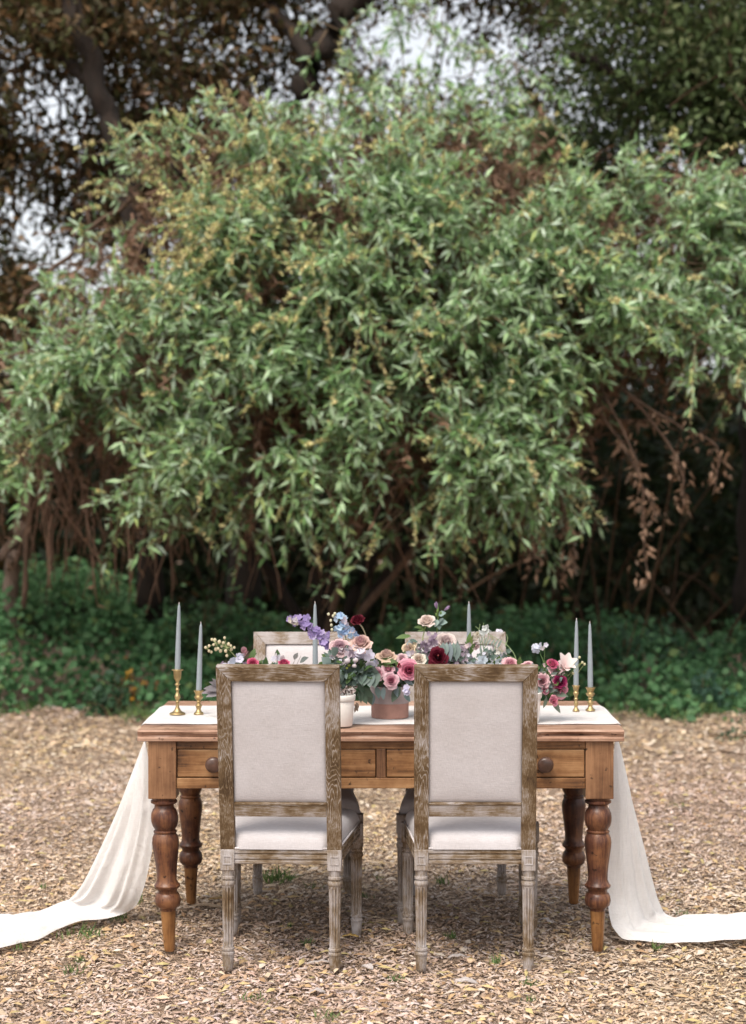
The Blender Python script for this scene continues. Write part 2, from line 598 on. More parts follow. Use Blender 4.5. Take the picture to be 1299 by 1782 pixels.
gx = np.concatenate([[-400, -150, -60, -25, -12], np.linspace(-7, 7, 141), [12, 25, 60, 150, 400]])
gy = np.concatenate([[-400, -150, -60, -20, -5, 1], np.linspace(4, 18, 141), [22, 30, 60, 150, 400]])
GX, GY = np.meshgrid(gx, gy)
near = (np.abs(GX) <= 7) & (GY >= 4) & (GY <= 18)
GZ = np.where(near, gh(GX, GY), -0.008)
idx = np.arange(GX.size).reshape(GX.shape)
gf = np.stack([idx[:-1, :-1], idx[:-1, 1:], idx[1:, 1:], idx[1:, :-1]], -1).reshape(-1, 4)
m, t, b = newmat('mulch_ground')
mp = coords(t, (1, 1, 1), rand=False)
n1 = N_(t, 'TexNoise', Scale=55.0, Detail=8.0, Roughness=0.75)
n2 = N_(t, 'TexNoise', Scale=1.1, Detail=4.0)
vo = N_(t, 'TexVoronoi', Scale=95.0)
for n in (n1, n2, vo):
    t.links.new(mp.outputs[0], n.inputs['Vector'])
r1 = ramp(t, [(0.25, (0.17, 0.115, 0.076)), (0.5, (0.32, 0.23, 0.165)), (0.75, (0.45, 0.345, 0.265))])
t.links.new(n1.outputs['Fac'], r1.inputs[0])
mx = N_(t, 'Mix', data_type='RGBA', blend_type='MULTIPLY'); mx.inputs['Factor'].default_value = 0.6
r2 = ramp(t, [(0.3, (0.6, 0.52, 0.45)), (0.7, (1, 0.95, 0.9))])
t.links.new(n2.outputs['Fac'], r2.inputs[0])
t.links.new(r1.outputs[0], mx.inputs['A']); t.links.new(r2.outputs[0], mx.inputs['B'])
t.links.new(mx.outputs['Result'], b.inputs['Base Color'])
bp = N_(t, 'Bump', Strength=0.9, Distance=0.02)
t.links.new(vo.outputs['Distance'], bp.inputs['Height'])
t.links.new(bp.outputs[0], b.inputs['Normal'])
b.inputs['Roughness'].default_value = 0.95
tag(raw('ground', np.stack([GX, GY, GZ], -1).reshape(-1, 3), [gf], m), kind='structure')


def chips(n, x0, x1, y0, y1, lmin, lmax, seed, wr=(0.22, 0.5), lift=0.012):
    r = np.random.RandomState(seed)
    y = r.uniform(y0, y1, n)
    hw = 0.30 + 0.27 * y
    x = r.uniform(-1, 1, n) * hw
    L = lmin + (lmax - lmin) * r.rand(n) ** 1.9
    W = L * r.uniform(wr[0], wr[1], n)
    a = r.uniform(0, 2 * math.pi, n)
    tilt = r.normal(0, 0.13, n)
    D = np.stack([np.cos(a) * np.cos(tilt), np.sin(a) * np.cos(tilt), np.sin(tilt)], -1)
    roll = r.normal(0, 0.35, n)
    Nn = nrm(np.stack([r.normal(0, 0.2, n), r.normal(0, 0.2, n), np.ones(n)], -1))
    S = nrm(np.cross(D, Nn))
    Nn = np.cross(S, D)
    P = np.stack([x, y, gh(x, y) + r.rand(n) * lift], -1)
    h = (L * 0.5)[:, None]; w_ = (W * 0.5)[:, None]
    bend = (r.normal(0.1, 0.12, n) * L)[:, None]
    t1 = r.uniform(0.3, 1.0, n)[:, None]; t2 = r.uniform(0.3, 1.0, n)[:, None]
    V = np.stack([P - h * D - w_ * t1 * S - bend * Nn, P - h * D + w_ * t2 * S - bend * Nn, P - w_ * S, P + w_ * S,
                  P + h * D - w_ * t2 * S - bend * Nn, P + h * D + w_ * t1 * 0.6 * S - bend * Nn], 1)
    bidx = (np.arange(n) * 6)[:, None]
    F = np.concatenate([bidx + np.array([0, 1, 3, 2]), bidx + np.array([2, 3, 5, 4])])
    pal = np.array([(0.49, 0.36, 0.275), (0.55, 0.43, 0.365), (0.52, 0.44, 0.42), (0.42, 0.275, 0.165), (0.29, 0.19, 0.135), (0.60, 0.51, 0.46), (0.47, 0.315, 0.25), (0.17, 0.11, 0.078), (0.46, 0.31, 0.16)])
    c = pal[r.choice(len(pal), n, p=[.19, .17, .12, .11, .12, .07, .11, .06, .05])] * r.uniform(0.8, 1.12, (n, 1))
    mot = 1.0 + 0.09 * np.sin(x * 2.3 + 1.4 * np.sin(y * 1.7)) + 0.07 * np.sin(y * 3.1 - x * 1.9 + 1) + 0.05 * np.sin(x * 8.3 + y * 6.1)
    c = c * mot[:, None] * np.stack([np.ones(n), 0.99 + 0.03 * np.sin(x * 1.3 + y), 0.96 + 0.10 * np.sin(x * 1.9 - y * 1.1 + 2)], -1)
    c = c * 0.72 + np.array([0.55, 0.42, 0.295]) * 0.31
    return V.reshape(-1, 3), F, np.repeat(c, 6, axis=0)


Vs, Fs, Cs, off = [], [], [], 0
for args in ((120000, 0, 0, 4.9, 7.9, 0.006, 0.040, 1, (0.16, 0.42)), (52000, 0, 0, 7.9, 10.2, 0.009, 0.045, 2, (0.18, 0.45)), (30000, 0, 0, 10.2, 13.6, 0.014, 0.058, 3), (2500, 0, 0, 10.5, 13.9, 0.04, 0.085, 4, (0.35, 0.6), 0.03)):
    V, F, C = chips(*args)
    Vs.append(V); Fs.append(F + off); Cs.append(C); off += len(V)
rl = np.random.RandomState(77)
nlf = 6500
yl = 4.9 + 8.5 * rl.rand(nlf) ** 1.2
xl = rl.uniform(-1, 1, nlf) * (0.30 + 0.27 * yl)
al = rl.uniform(0, 2 * math.pi, nlf)
Ll = rl.uniform(0.022, 0.058, nlf)
Vl, Fl = leaf_geo(np.stack([xl, yl, gh(xl, yl) + 0.010 + 0.008 * rl.rand(nlf)], -1), np.stack([np.cos(al), np.sin(al), rl.normal(0.06, 0.14, nlf)], -1),
                  nrm(np.stack([rl.normal(0, .25, nlf), rl.normal(0, .25, nlf), np.ones(nlf)], -1)), Ll, Ll * rl.uniform(0.25, 0.5, nlf), -0.2, 0.15, 0.48)
pl_ = np.array([(0.50, 0.36, 0.19), (0.43, 0.29, 0.16), (0.54, 0.42, 0.30), (0.34, 0.21, 0.12), (0.57, 0.48, 0.40), (0.45, 0.36, 0.17)])
cl_ = pl_[rl.randint(0, len(pl_), nlf)] * rl.uniform(0.75, 1.15, (nlf, 1))
tag(raw('fallen_leaf_litter', Vl, [Fl], M['litter'], smooth=False, cols=np.repeat(cl_, 5, 0)), 'small dry ochre leaves strewn over the wood chips', 'leaf litter', kind='stuff')
tag(raw('wood_chip_mulch', np.concatenate(Vs), [np.concatenate(Fs)], M['litter'], smooth=False, cols=np.concatenate(Cs)),
    'pale tan wood chips and dry leaf litter covering the clearing', 'mulch', kind='stuff')


# ================================================================ trees behind
def poly_in(poly, x, y):
    inside = np.zeros(len(x), bool)
    n = len(poly)
    j = n - 1
    for i in range(n):
        xi, yi = poly[i]; xj, yj = poly[j]
        c = ((yi > y) != (yj > y)) & (x < (xj - xi) * (y - yi) / (yj - yi + 1e-9) + xi)
        inside ^= c
        j = i
    return inside


def shoots(root, d, length, droop, K=7):
    tt = np.linspace(0, 1, K)[None, :, None]
    P = root[:, None, :] + d[:, None, :] * (length[:, None, None] * tt)
    P = P + np.array([0, 0, -1.0]) * (droop[:, None, None] * length[:, None, None] * tt ** 2)
    return P


def along(P, t):
    """P (N,K,3), t (N,M) in 0..1 -> points and tangents"""
    N, K, _ = P.shape
    f = np.clip(t * (K - 1), 0, K - 1.001)
    i = f.astype(int)
    fr = (f - i)[..., None]
    r = np.arange(N)[:, None]
    a, b_ = P[r, i], P[r, i + 1]
    return a + (b_ - a) * fr, nrm(b_ - a)


# --- the big drooping shrub-tree right behind the table
OUTLINE = [(-420, 780), (-150, 720), (0, 690), (60, 640), (150, 530), (225, 370), (290, 275), (370, 225), (470, 225), (560, 220), (650, 200), (760, 215), (860, 240), (930, 300), (990, 340), (1090, 315), (1170, 300), (1299, 315), (1500, 340), (1750, 460), (1760, 640), (1299, 660), (1210, 650), (1120, 610), (1060, 640), (1045, 760), (1030, 850), (960, 890), (850, 870), (800, 900), (740, 880), (690, 850), (640, 900), (560, 880), (470, 860), (410, 850), (370, 890), (290, 920), (215, 940), (170, 850), (110, 830), (60, 800), (0, 830), (-150, 830), (-420, 800)]


def dome(px, py):
    r2 = ((px - 640) / 1000.0) ** 2 + (np.minimum(py - 600, 0) / 520.0) ** 2 + (np.maximum(py - 600, 0) / 900.0) ** 2
    return 13.3 - 1.9 * np.sqrt(np.clip(1 - r2, 0, 1))


def holes(px, py):
    """places where the crown is thin and the brown twigs inside show"""
    h = np.zeros_like(px)
    for cx, cy, rx, ry, a in ((900, 355, 70, 55, 1), (760, 470, 60, 40, .8), (710, 680, 60, 50, .9), (260, 520, 70, 40, .7), (330, 640, 90, 40, .6), (620, 560, 40, 40, .5), (450, 420, 60, 30, .6), (300, 770, 70, 60, .6), (1010, 330, 50, 40, .8), (560, 730, 50, 30, .4), (960, 560, 40, 30, .5), (1090, 700, 50, 80, .8)):
        h = np.maximum(h, a * np.exp(-((px - cx) / rx) ** 2 - ((py - cy) / ry) ** 2))
    return h


def willow():
    r = np.random.RandomState(11)
    base = at(560, 1000, 13.6); base[2] = 0
    root = empty('willow_tree', base, 0, 'large drooping grey-green willow with yellow catkins arching behind the table', 'tree')
    o = base
    # limbs
    lim = [[(560, 1120, 13.8), (540, 900, 13.6), (470, 640, 13.2), (380, 420, 12.8), (300, 280, 12.5)],
           [(560, 1120, 13.8), (600, 880, 13.7), (640, 600, 13.3), (660, 380, 12.8), (640, 230, 12.6)],
           [(580, 1120, 13.8), (680, 900, 13.6), (820, 640, 13.1), (900, 420, 12.7), (960, 300, 12.6)],
           [(590, 1120, 13.8), (740, 920, 13.5), (960, 700, 13.0), (1150, 500, 12.7), (1320, 380, 12.6)],
           [(550, 1120, 13.8), (420, 930, 13.5), (250, 740, 13.0), (100, 640, 12.8), (-60, 620, 12.7)],
           [(560, 1120, 13.7), (610, 960, 13.0), (640, 820, 12.3), (600, 700, 11.9), (540, 640, 11.7)],
           [(580, 1120, 13.7), (720, 960, 13.0), (840, 800, 12.3), (900, 690, 11.9), (930, 640, 11.7)],
           [(40, 1060, 13.2), (60, 800, 13.2), (110, 560, 13.2), (150, 430, 13.2), (158, 330, 13.2)],
           [(120, 900, 13.2), (60, 700, 13.1), (30, 560, 13.1), (80, 480, 13.0), (230, 340, 12.9)]]
    for i, L in enumerate(lim):
        P = np.array([at(*q) for q in L]) - o
        tube_obj('trunk' if i in (1,) else 'limb', P, 0.05 if i < 5 else (0.03 if i < 7 else 0.022), 0.016, M['bark_dark' if i < 5 else 'bark_mid'], root, 7, 7, 0.02)
    # clumps of leafy shoots
    Ps, roots, dirs, lens, drp, cat = [], [], [], [], [], []
    n = 4500
    px = r.uniform(-420, 1750, n); py = r.uniform(140, 950, n)
    ok = poly_in(OUTLINE, px, py + 30 * np.sin(px * 0.045) + 22 * np.sin(px * 0.117 + 1) - 6)
    px, py = px[ok], py[ok]
    lay = r.choice([0.0, 0.45, 1.0, 1.6], len(px), p=[.50, .22, .16, .12])
    keep = (r.rand(len(px)) > holes(px, py) * np.where(lay < 1.2, 0.92, 0.5))
    # natural clumpiness: bands of denser and thinner growth
    cl = np.sin(px * 0.021 + py * 0.017 + 1.3 * np.sin(py * 0.011)) + np.sin(px * 0.013 - py * 0.029 + 2) + 0.7 * np.sin(px * 0.047 + 1) * np.sin(py * 0.051)
    keep &= r.rand(len(px)) < np.clip(0.30 + 0.70 * cl, 0.02, 0.95)
    px, py, lay = px[keep], py[keep], lay[keep]
    D = dome(px, py) + lay + r.normal(0, 0.12, len(px))
    C = np.stack([(px - VX) * D / FPX, D, CH - (py - VY) * D / FPX], -1)
    for c, qx, qy in zip(C, px, py):
        k = r.randint(5, 10)
        out = np.array([(qx - 640) / 900.0, -0.75, (600 - qy) / 700.0])
        out = out / np.linalg.norm(out)
        d = nrm(out + r.normal(0, 0.70, (k, 3)) + np.array([0, 0, 0.30]))
        ln = r.uniform(0.16, 0.42, k)
        roots.append(np.repeat((c - 0.32 * out + np.array([0, 0, 0.10]))[None], k, 0) + r.normal(0, 0.05, (k, 3)))
        dirs.append(d); lens.append(ln); drp.append(r.uniform(0.0, 0.75, k) ** 1.3)
        pc = 0.03 + 0.72 * math.exp(-((qx - 330) / 260) ** 2 - ((qy - 330) / 190) ** 2) + 0.05 * math.exp(-((qx - 900) / 350) ** 2 - ((qy - 560) / 260) ** 2)
        cat.append(r.rand(k) < pc)
        lens[-1] = np.where(cat[-1], lens[-1] * 1.55, lens[-1])
    # loose sprays standing out of the top
    n = 150
    qx = r.uniform(-100, 1450, n)
    qy = np.interp(qx, [-100, 0, 60, 150, 215, 260, 360, 560, 700, 860, 990, 1090, 1299, 1450], [710, 680, 630, 520, 370, 285, 240, 240, 215, 255, 350, 325, 325, 340]) + r.uniform(-10, 50, n)
    for x_, y_ in zip(qx, qy):
        out = np.array([(x_ - 640) / 900.0 + r.normal(0, .35), -0.35 + r.normal(0, .3), 0.75])
        roots.append(at(x_, y_, 12.6 + r.normal(0, .25))[None]); dirs.append(nrm(out)[None]); lens.append(np.array([r.uniform(0.35, 0.75)])); drp.append(np.array([r.uniform(0.2, 0.7)])); cat.append(np.array([r.rand() < 0.42]))
    # thinner growth reaching up in front of the sky in the middle
    n = 40
    for x_, y_ in zip(r.uniform(560, 930, n), r.uniform(30, 230, n)):
        k = 4
        roots.append(at(x_, y_, 13.6)[None] + r.normal(0, .06, (k, 3))); dirs.append(nrm(rand_dirs(k, r) + np.array([0, -.3, 0.1]))); lens.append(r.uniform(0.25, 0.5, k)); drp.append(r.uniform(0.1, .6, k)); cat.append(r.rand(k) < 0.1)
    # long hanging sprays that break the lower edge
    for a, b_ in (((690, 880), (575, 1045)), ((660, 900), (655, 985)), ((520, 880), (535, 990)), ((480, 820), (395, 925)), ((800, 880), (755, 975)), ((720, 860), (720, 950)), ((830, 860), (860, 960)), ((910, 850), (930, 940)), ((190, 860), (170, 910)), ((330, 900), (250, 985)), ((290, 880), (345, 960)), ((985, 840), (1000, 930)), ((440, 850), (470, 920)), ((60, 790), (45, 900)), ((590, 860), (600, 960)), ((1230, 620), (1195, 700)), ((1280, 620), (1290, 690)), ((240, 300), (195, 205)), ((150, 440), (130, 385)), ((90, 530), (70, 480)), ((370, 190), (345, 160)), ((1000, 300), (1010, 245)), ((1180, 280), (1165, 225)), ((700, 200), (690, 130)), ((780, 220), (800, 150))):
        for j in range(2):
            A = at(a[0] + r.normal(0, 8), a[1] + r.normal(0, 8), 11.9 + 0.2 * j)
            B = at(b_[0] + r.normal(0, 10), b_[1] - j * 18, 11.75 + 0.2 * j)
            v = B - A
            ln = np.linalg.norm(v) * 0.95
            roots.append(A[None]); dirs.append(nrm(v + np.array([0, 0, 0.18]))[None]); lens.append(np.array([ln])); drp.append(np.array([0.28])); cat.append(np.array([r.rand() < 0.3]))
    n = 80
    for x_, y_ in zip(r.uniform(190, 1030, n), r.uniform(800, 890, n)):
        roots.append(at(x_, y_, 12.2 + r.uniform(-.3, .6))[None]); dirs.append(nrm(np.array([r.normal(0, .45), r.normal(-.1, .2), -0.75]))[None]); lens.append(np.array([r.uniform(0.25, 0.55)])); drp.append(np.array([r.uniform(0.0, .4)])); cat.append(np.array([r.rand() < 0.08]))
    rt, d, ln, dr, ct = map(np.concatenate, (roots, dirs, lens, drp, cat))
    P = shoots(rt, d, ln, dr) - o
    P4 = P[:, ::2]
    V, F = tubes(P4, np.linspace(0.006, 0.002, P4.shape[1])[None] * np.ones((len(P4), 1)), 3)
    cc = np.array([(0.20, 0.14, 0.09)]) * r.uniform(0.6, 1.2, (len(P), 1))
    tw = raw('twigs', V, F, M['twig'], root, cols=np.repeat(cc, P4.shape[1] * 3, 0))
    tag(tw, kind='stuff')
    # leaves
    Mm = 22
    tt = r.uniform(0.22, 1.0, (len(P), Mm)) ** 0.8
    tt = np.where(ct[:, None], tt * 0.62, tt)
    q, T = along(P, tt)
    q = q.reshape(-1, 3); T = T.reshape(-1, 3)
    nl = len(q)
    catl = np.repeat(ct, Mm)
    side = rand_dirs(nl, r)
    dirn = nrm(T * 0.6 + side * 0.9 + np.array([0, -0.15, -0.05]))
    nor = nrm(rand_dirs(nl, r) * 0.5 + np.array([0, -0.60, 0.75]))
    L = 0.030 + 0.100 * r.rand(nl) ** 1.6
    W = L * r.uniform(0.20, 0.30, nl)
    keepm = ~(catl & (r.rand(nl) < 0.35))
    V, F = leaf_geo(q[keepm], dirn[keepm], nor[keepm], L[keepm], W[keepm], 0.16, 0.14, 0.5)
    nk = keepm.sum()
    pal = np.array([(0.240, 0.370, 0.160), (0.335, 0.460, 0.260), (0.160, 0.285, 0.100), (0.410, 0.520, 0.370), (0.330, 0.405, 0.140), (0.095, 0.185, 0.068)])
    c = pal[r.choice(len(pal), nk, p=[.28, .22, .20, .12, .08, .10])] * r.uniform(0.7, 1.2, (nk, 1))
    cr = raw('crown', V, [F], M['willow'], root, cols=np.repeat(c, 5, 0))
    tag(cr, kind='stuff')
    # catkins
    Pc = P[ct]
    Mc = 26
    tt = r.uniform(0.42, 1.0, (len(Pc), Mc))
    q, T = along(Pc, tt)
    q = q.reshape(-1, 3); T = T.reshape(-1, 3); nl = len(q)
    dirn = nrm(T * 0.3 + rand_dirs(nl, r) + np.array([0, 0, 0.3]))
    V, F = leaf_geo(q, dirn, rand_dirs(nl, r), r.uniform(0.020, 0.040, nl), r.uniform(0.014, 0.022, nl), 0.3, 0.1)
    c = np.array([(0.64, 0.585, 0.28)]) * r.uniform(0.7, 1.25, (nl, 1)) * r.uniform(0.9, 1.1, (nl, 3))
    tag(raw('catkins', V, [F], M['leafy'], root, cols=np.repeat(c, 5, 0)), kind='stuff')
    # brown twig tangle inside and the bare curtain hanging under the crown
    n = 4600
    px = r.uniform(-400, 1700, n); py = r.uniform(215, 800, n)
    ok = poly_in(OUTLINE, px, py)
    px, py = px[ok], py[ok]
    D = dome(px, py) + 0.5 + 2.0 * r.rand(len(px))
    A = np.stack([(px - VX) * D / FPX, D, CH - (py - VY) * D / FPX], -1)
    d = nrm(rand_dirs(len(A), r) + np.array([0, -0.3, -0.25]))
    T1 = shoots(A, d, r.uniform(0.3, 0.8, len(A)), r.uniform(-0.3, 0.5, len(A)))
    n = 150
    px = np.concatenate([r.uniform(60, 330, 95), r.uniform(380, 1020, n - 95)])
    py = np.concatenate([r.uniform(780, 880, 95), r.uniform(800, 900, n - 95)])
    D = r.uniform(12.2, 13.6, n)
    A = np.stack([(px - VX) * D / FPX, D, CH - (py - VY) * D / FPX], -1)
    d = nrm(np.stack([r.normal(0, 0.35, n), r.normal(0, 0.2, n), -np.ones(n)], -1))
    T2 = shoots(A, d, r.uniform(0.3, 0.75, n), r.uniform(0.0, 0.25, n))
    T2[:, :, 0] += (0.035 * np.sin(np.linspace(0, 5, 7))[None] * r.normal(0, 1, (n, 1)))
    T = np.concatenate([T1, T2]) - o
    V, F = tubes(T, np.linspace(0.008, 0.003, 7)[None] * r.uniform(0.5, 1.3, (len(T), 1)), 4)
    c = np.array([(0.19, 0.115, 0.08)]) * r.uniform(0.5, 1.3, (len(T), 1))
    tag(raw('bare_twigs', V, F, M['twig'], root, cols=np.repeat(c, 28, 0)), kind='stuff')
    # dry inner leaves
    q, Tn = along(T1 - o, r.uniform(0.1, 1, (len(T1), 11)))
    q = q.reshape(-1, 3); nl = len(q)
    V, F = leaf_geo(q, rand_dirs(nl, r) + np.array([0, 0, -0.6]), rand_dirs(nl, r), r.uniform(0.05, 0.11, nl), r.uniform(0.018, 0.04, nl), 0.4, 0.3)
    c = np.array([(0.24, 0.14, 0.088)]) * r.uniform(0.5, 1.2, (nl, 1))
    tag(raw('dry_leaves', V, [F], M['leafy'], root, cols=np.repeat(c, 5, 0)), kind='stuff')
    # the dead branch hanging at the right
    P0 = [np.array([at(*q) for q in L]) - o for L in (
        [(1010, 600, 12.2), (1060, 700, 12.0), (1110, 810, 11.9), (1120, 900, 11.9), (1125, 1015, 11.9)],
        [(1040, 640, 12.1), (1100, 690, 12.0), (1180, 740, 11.9), (1250, 780, 11.9), (1240, 860, 11.9)],
        [(1090, 680, 12.0), (1140, 740, 12.0), (1180, 800, 11.9), (1190, 850, 11.9), (1188, 880, 11.9)],
        [(1000, 640, 12.2), (1060, 740, 12.1), (1090, 780, 12.1), (1120, 850, 12.0), (1150, 900, 12.0)],
        [(960, 820, 12.0), (980, 880, 12.0), (985, 920, 12.0), (1000, 960, 12.0), (975, 1000, 12.0)],
        [(930, 840, 12.0), (935, 890, 12.0), (925, 930, 12.0), (930, 960, 12.0), (930, 985, 12.0)])]
    for L in P0:
        tube_obj('dead_branch', L, 0.012, 0.004, M['bark_mid'], root, 5, 6, 0.008)
    PP = np.array([catmull(L, 6) for L in P0])
    q, Tn = along(PP, r.uniform(0.25, 1, (len(PP), 48)) ** 0.7)
    q = q.reshape(-1, 3) + r.normal(0, 0.035, (len(PP) * 48, 3)); nl = len(q)
    V, F = leaf_geo(q, rand_dirs(nl, r) * 0.7 + np.array([0, 0, -0.8]), rand_dirs(nl, r), r.uniform(0.04, 0.085, nl), r.uniform(0.018, 0.036, nl), 0.5, 0.35)
    c = np.array([(0.25, 0.155, 0.10)]) * r.uniform(0.45, 1.4, (nl, 1))
    tag(raw('withered_leaves', V, [F], M['leafy'], root, cols=np.repeat(c, 5, 0)), kind='stuff')


willow()


# --- darker trees further back
def dark_tree(name, label, base, limbs, blobs, pal, seed, leaf=(0.07, 0.115), per=420, bark_m='bark_dark', gaps=(), wr=0.42, vines=0):
    r = np.random.RandomState(seed)
    base = np.array(base, float)
    root = empty(name, base, 0, label, 'tree')
    for i, (L, r0, r1) in enumerate(limbs):
        P = np.array([at(*q) if not isinstance(q, np.ndarray) else q for q in L]) - base
        tube_obj('trunk' if i == 0 else 'limb', P, r0, r1, M[bark_m], root, 9, 7, 0.03)
    Q, TW = [], []
    for (c, rad, n) in blobs:
        c = np.array(c); rad = np.array(rad)
        cc = c + rad * (rand_dirs(n, r) * (r.rand(n, 1) ** 0.4))
        qx, qy = proj(cc)
        dens = np.ones(n)
        for gx_, gy_, rx, ry, a in gaps:
            dens = np.minimum(dens, 1 - a * np.exp(-(((qx - gx_) / rx) ** 2 + ((qy - gy_) / ry) ** 2) ** 2))
        cc = cc[r.rand(n) < dens]
        k = per
        g = cc[:, None, :] + r.normal(0, 1, (len(cc), k, 3)) * np.array([0.20, 0.20, 0.13]) * r.uniform(0.6, 1.4, (len(cc), 1, 1))
        Q.append(g.reshape(-1, 3))
        s = shoots(cc, nrm(rand_dirs(len(cc), r) + np.array([0, 0, 0.2])), r.uniform(0.4, 1.0, len(cc)), r.uniform(0, 0.6, len(cc)))
        TW.append(s)
    q = np.concatenate(Q); nl = len(q)
    L = r.uniform(leaf[0], leaf[1], nl)
    V, F = leaf_geo(q - base, rand_dirs(nl, r) + np.array([0, -0.1, -0.3]), nrm(rand_dirs(nl, r) + np.array([0, -0.2, 0.7])), L, L * wr, 0.2, 0.15)
    pal = np.array(pal)
    c = pal[r.randint(0, len(pal), nl)] * r.uniform(0.6, 1.25, (nl, 1))
    tag(raw('crown', V, [F], M['leafy'], root, cols=np.repeat(c, 5, 0)), kind='stuff')
    T = np.concatenate(TW)
    if vines:
        a = T[r.randint(0, len(T), vines), 0]
        a = a[(a[:, 2] < 6.4)]
        n = len(a)
        v = shoots(a, nrm(np.stack([r.normal(0, .2, n), r.normal(0, .1, n), -np.ones(n)], -1)), r.uniform(0.6, 2.2, n), np.zeros(n))
        v[:, :, 0] += 0.05 * np.sin(np.linspace(0, 6, 7))[None] * r.normal(0, 1, (n, 1))
        T = np.concatenate([T, v])
    V, F = tubes(T - base, np.linspace(0.012, 0.004, 7)[None] * r.uniform(0.5, 1.3, (len(T), 1)), 3)
    c = np.array([(0.085, 0.05, 0.033)]) * r.uniform(0.6, 1.3, (len(T), 1))
    tag(raw('twigs', V, F, M['twig'], root, cols=np.repeat(c, 21, 0)), kind='stuff')


GAPS = ((690, 60, 85, 80, .98), (750, 120, 140, 140, .95), (850, 170, 80, 80, .85), (880, 60, 60, 60, .7), (600, 130, 45, 60, .9), (1000, 190, 60, 50, .75), (100, 205, 115, 95, .98), (15, 110, 60, 60, .93), (30, 390, 110, 90, .97), (110, 440, 35, 25, .6), (180, 130, 40, 40, .5), (520, 30, 95, 55, .93), (250, 60, 65, 45, .85), (330, 20, 60, 45, .8), (420, 70, 55, 40, .7), (1270, 270, 40, 40, .6))
G1 = [(0.080, 0.120, 0.040), (0.105, 0.145, 0.055), (0.055, 0.080, 0.028), (0.14, 0.16, 0.07)]
G2 = [(0.085, 0.085, 0.030), (0.13, 0.085, 0.040), (0.065, 0.055, 0.022), (0.19, 0.11, 0.048)]
G3 = [(0.032, 0.052, 0.020), (0.038, 0.044, 0.018), (0.022, 0.034, 0.013), (0.12, 0.07, 0.02)]
dark_tree('evergreen_oak', 'dark small-leaved evergreen tree overhanging at the upper right', (3.3, 15.2, 0),
          [([at(1320, 1080, 15.2), at(1330, 700, 15.3), at(1280, 350, 15.4), at(1180, 60, 15.5), at(1100, -200, 15.5)], 0.22, 0.10),
           ([at(1300, 400, 15.4), at(1200, 250, 15.0), at(1100, 150, 14.6), at(1000, 90, 14.4)], 0.10, 0.03)],
          [((2.6, 14.6, 5.4), (1.5, 1.2, 1.1), 190), ((4.6, 15.0, 5.0), (1.6, 1.4, 1.6), 150), ((2.2, 15.5, 7.2), (2.4, 1.8, 1.2), 120), ((3.0, 14.0, 4.5), (0.9, 0.7, 0.7), 50), ((1.6, 16.0, 4.3), (1.0, 0.7, 0.7), 90), ((0.2, 16.2, 3.9), (1.4, 0.6, 0.5), 80)],
          G1, 21, leaf=(0.06, 0.105), per=105, gaps=GAPS)
dark_tree('leaning_tree', 'dark tree with a thick trunk leaning right behind the willow', (-1.29, 15.4, 0),
          [([at(420, 1080, 15.4), at(440, 700, 15.3), at(480, 330, 15.2), at(545, 110, 15.0), at(640, -30, 14.9), at(760, -200, 14.8)], 0.15, 0.10),
           ([at(475, 360, 15.2), at(430, 200, 16.0), at(330, 120, 16.5), at(240, 90, 16.4)], 0.10, 0.03),
           ([at(545, 110, 15.0), at(480, 20, 15.6), at(400, -60, 16.5)], 0.08, 0.03)],
          [((-1.6, 16.4, 6.1), (1.5, 1.2, 1.0), 130), ((0.3, 17.2, 6.3), (1.7, 1.2, 1.3), 120), ((-0.3, 16.5, 8.2), (3.2, 2.0, 1.1), 130), ((-1.8, 16.6, 4.7), (0.9, 0.9, 0.5), 40), ((0.9, 17.6, 5.2), (1.0, 0.8, 0.5), 50)],
          G2, 22, leaf=(0.07, 0.12), per=105, gaps=GAPS, vines=40)
dark_tree('vine_hung_tree', 'dark vine-hung tree with a slanting trunk at the upper left', (-1.95, 14.4, 0),
          [([at(260, 1080, 14.4), at(255, 700, 14.3), at(225, 330, 14.1), at(170, 150, 14.0), at(110, -40, 13.9), at(60, -220, 13.9)], 0.11, 0.07),
           ([at(225, 330, 14.1), at(330, 250, 15.3), at(430, 190, 15.0)], 0.06, 0.02),
           ([at(170, 150, 14.0), at(60, 70, 15.0), at(-80, 30, 14.8)], 0.06, 0.02)],
          [((-2.6, 14.9, 5.5), (1.5, 1.1, 1.0), 130), ((-4.4, 15.2, 4.8), (1.5, 1.2, 1.7), 120), ((-3.2, 15.6, 7.2), (2.4, 1.8, 1.2), 110), ((-3.3, 15.0, 3.6), (0.9, 0.9, 0.9), 70), ((-2.9, 15.4, 4.4), (1.0, 0.8, 0.8), 90)],
          G2, 23, leaf=(0.07, 0.115), per=105, gaps=GAPS, vines=120)


def simple_trunk(name, label, pts, r0, r1, mat, forks=()):
    base = at(*pts[0]); base[2] = 0
    root = empty(name, base, 0, label, 'tree')
    tube_obj('trunk', np.array([at(*q) for q in pts]) - base, r0, r1, M[mat], root, 10, 8, 0.012)
    for f in forks:
        tube_obj('limb', np.array([at(*q) for q in f[0]]) - base, f[1], f[2], M[mat], root, 8, 7, 0.01)


simple_trunk('bare_trunk', 'pale crooked tree trunk rising from the ivy at the left edge',
             [(22, 1100, 13.4), (20, 1000, 13.4), (34, 930, 13.3), (50, 860, 13.3), (10, 770, 13.2), (-60, 640, 13.2)], 0.060, 0.045, 'bark_pale',
             [([(34, 935, 13.3), (8, 960, 13.2), (-20, 985, 13.1)], 0.035, 0.028), ([(12, 990, 13.3), (22, 975, 13.2), (30, 960, 13.2)], 0.02, 0.03)])


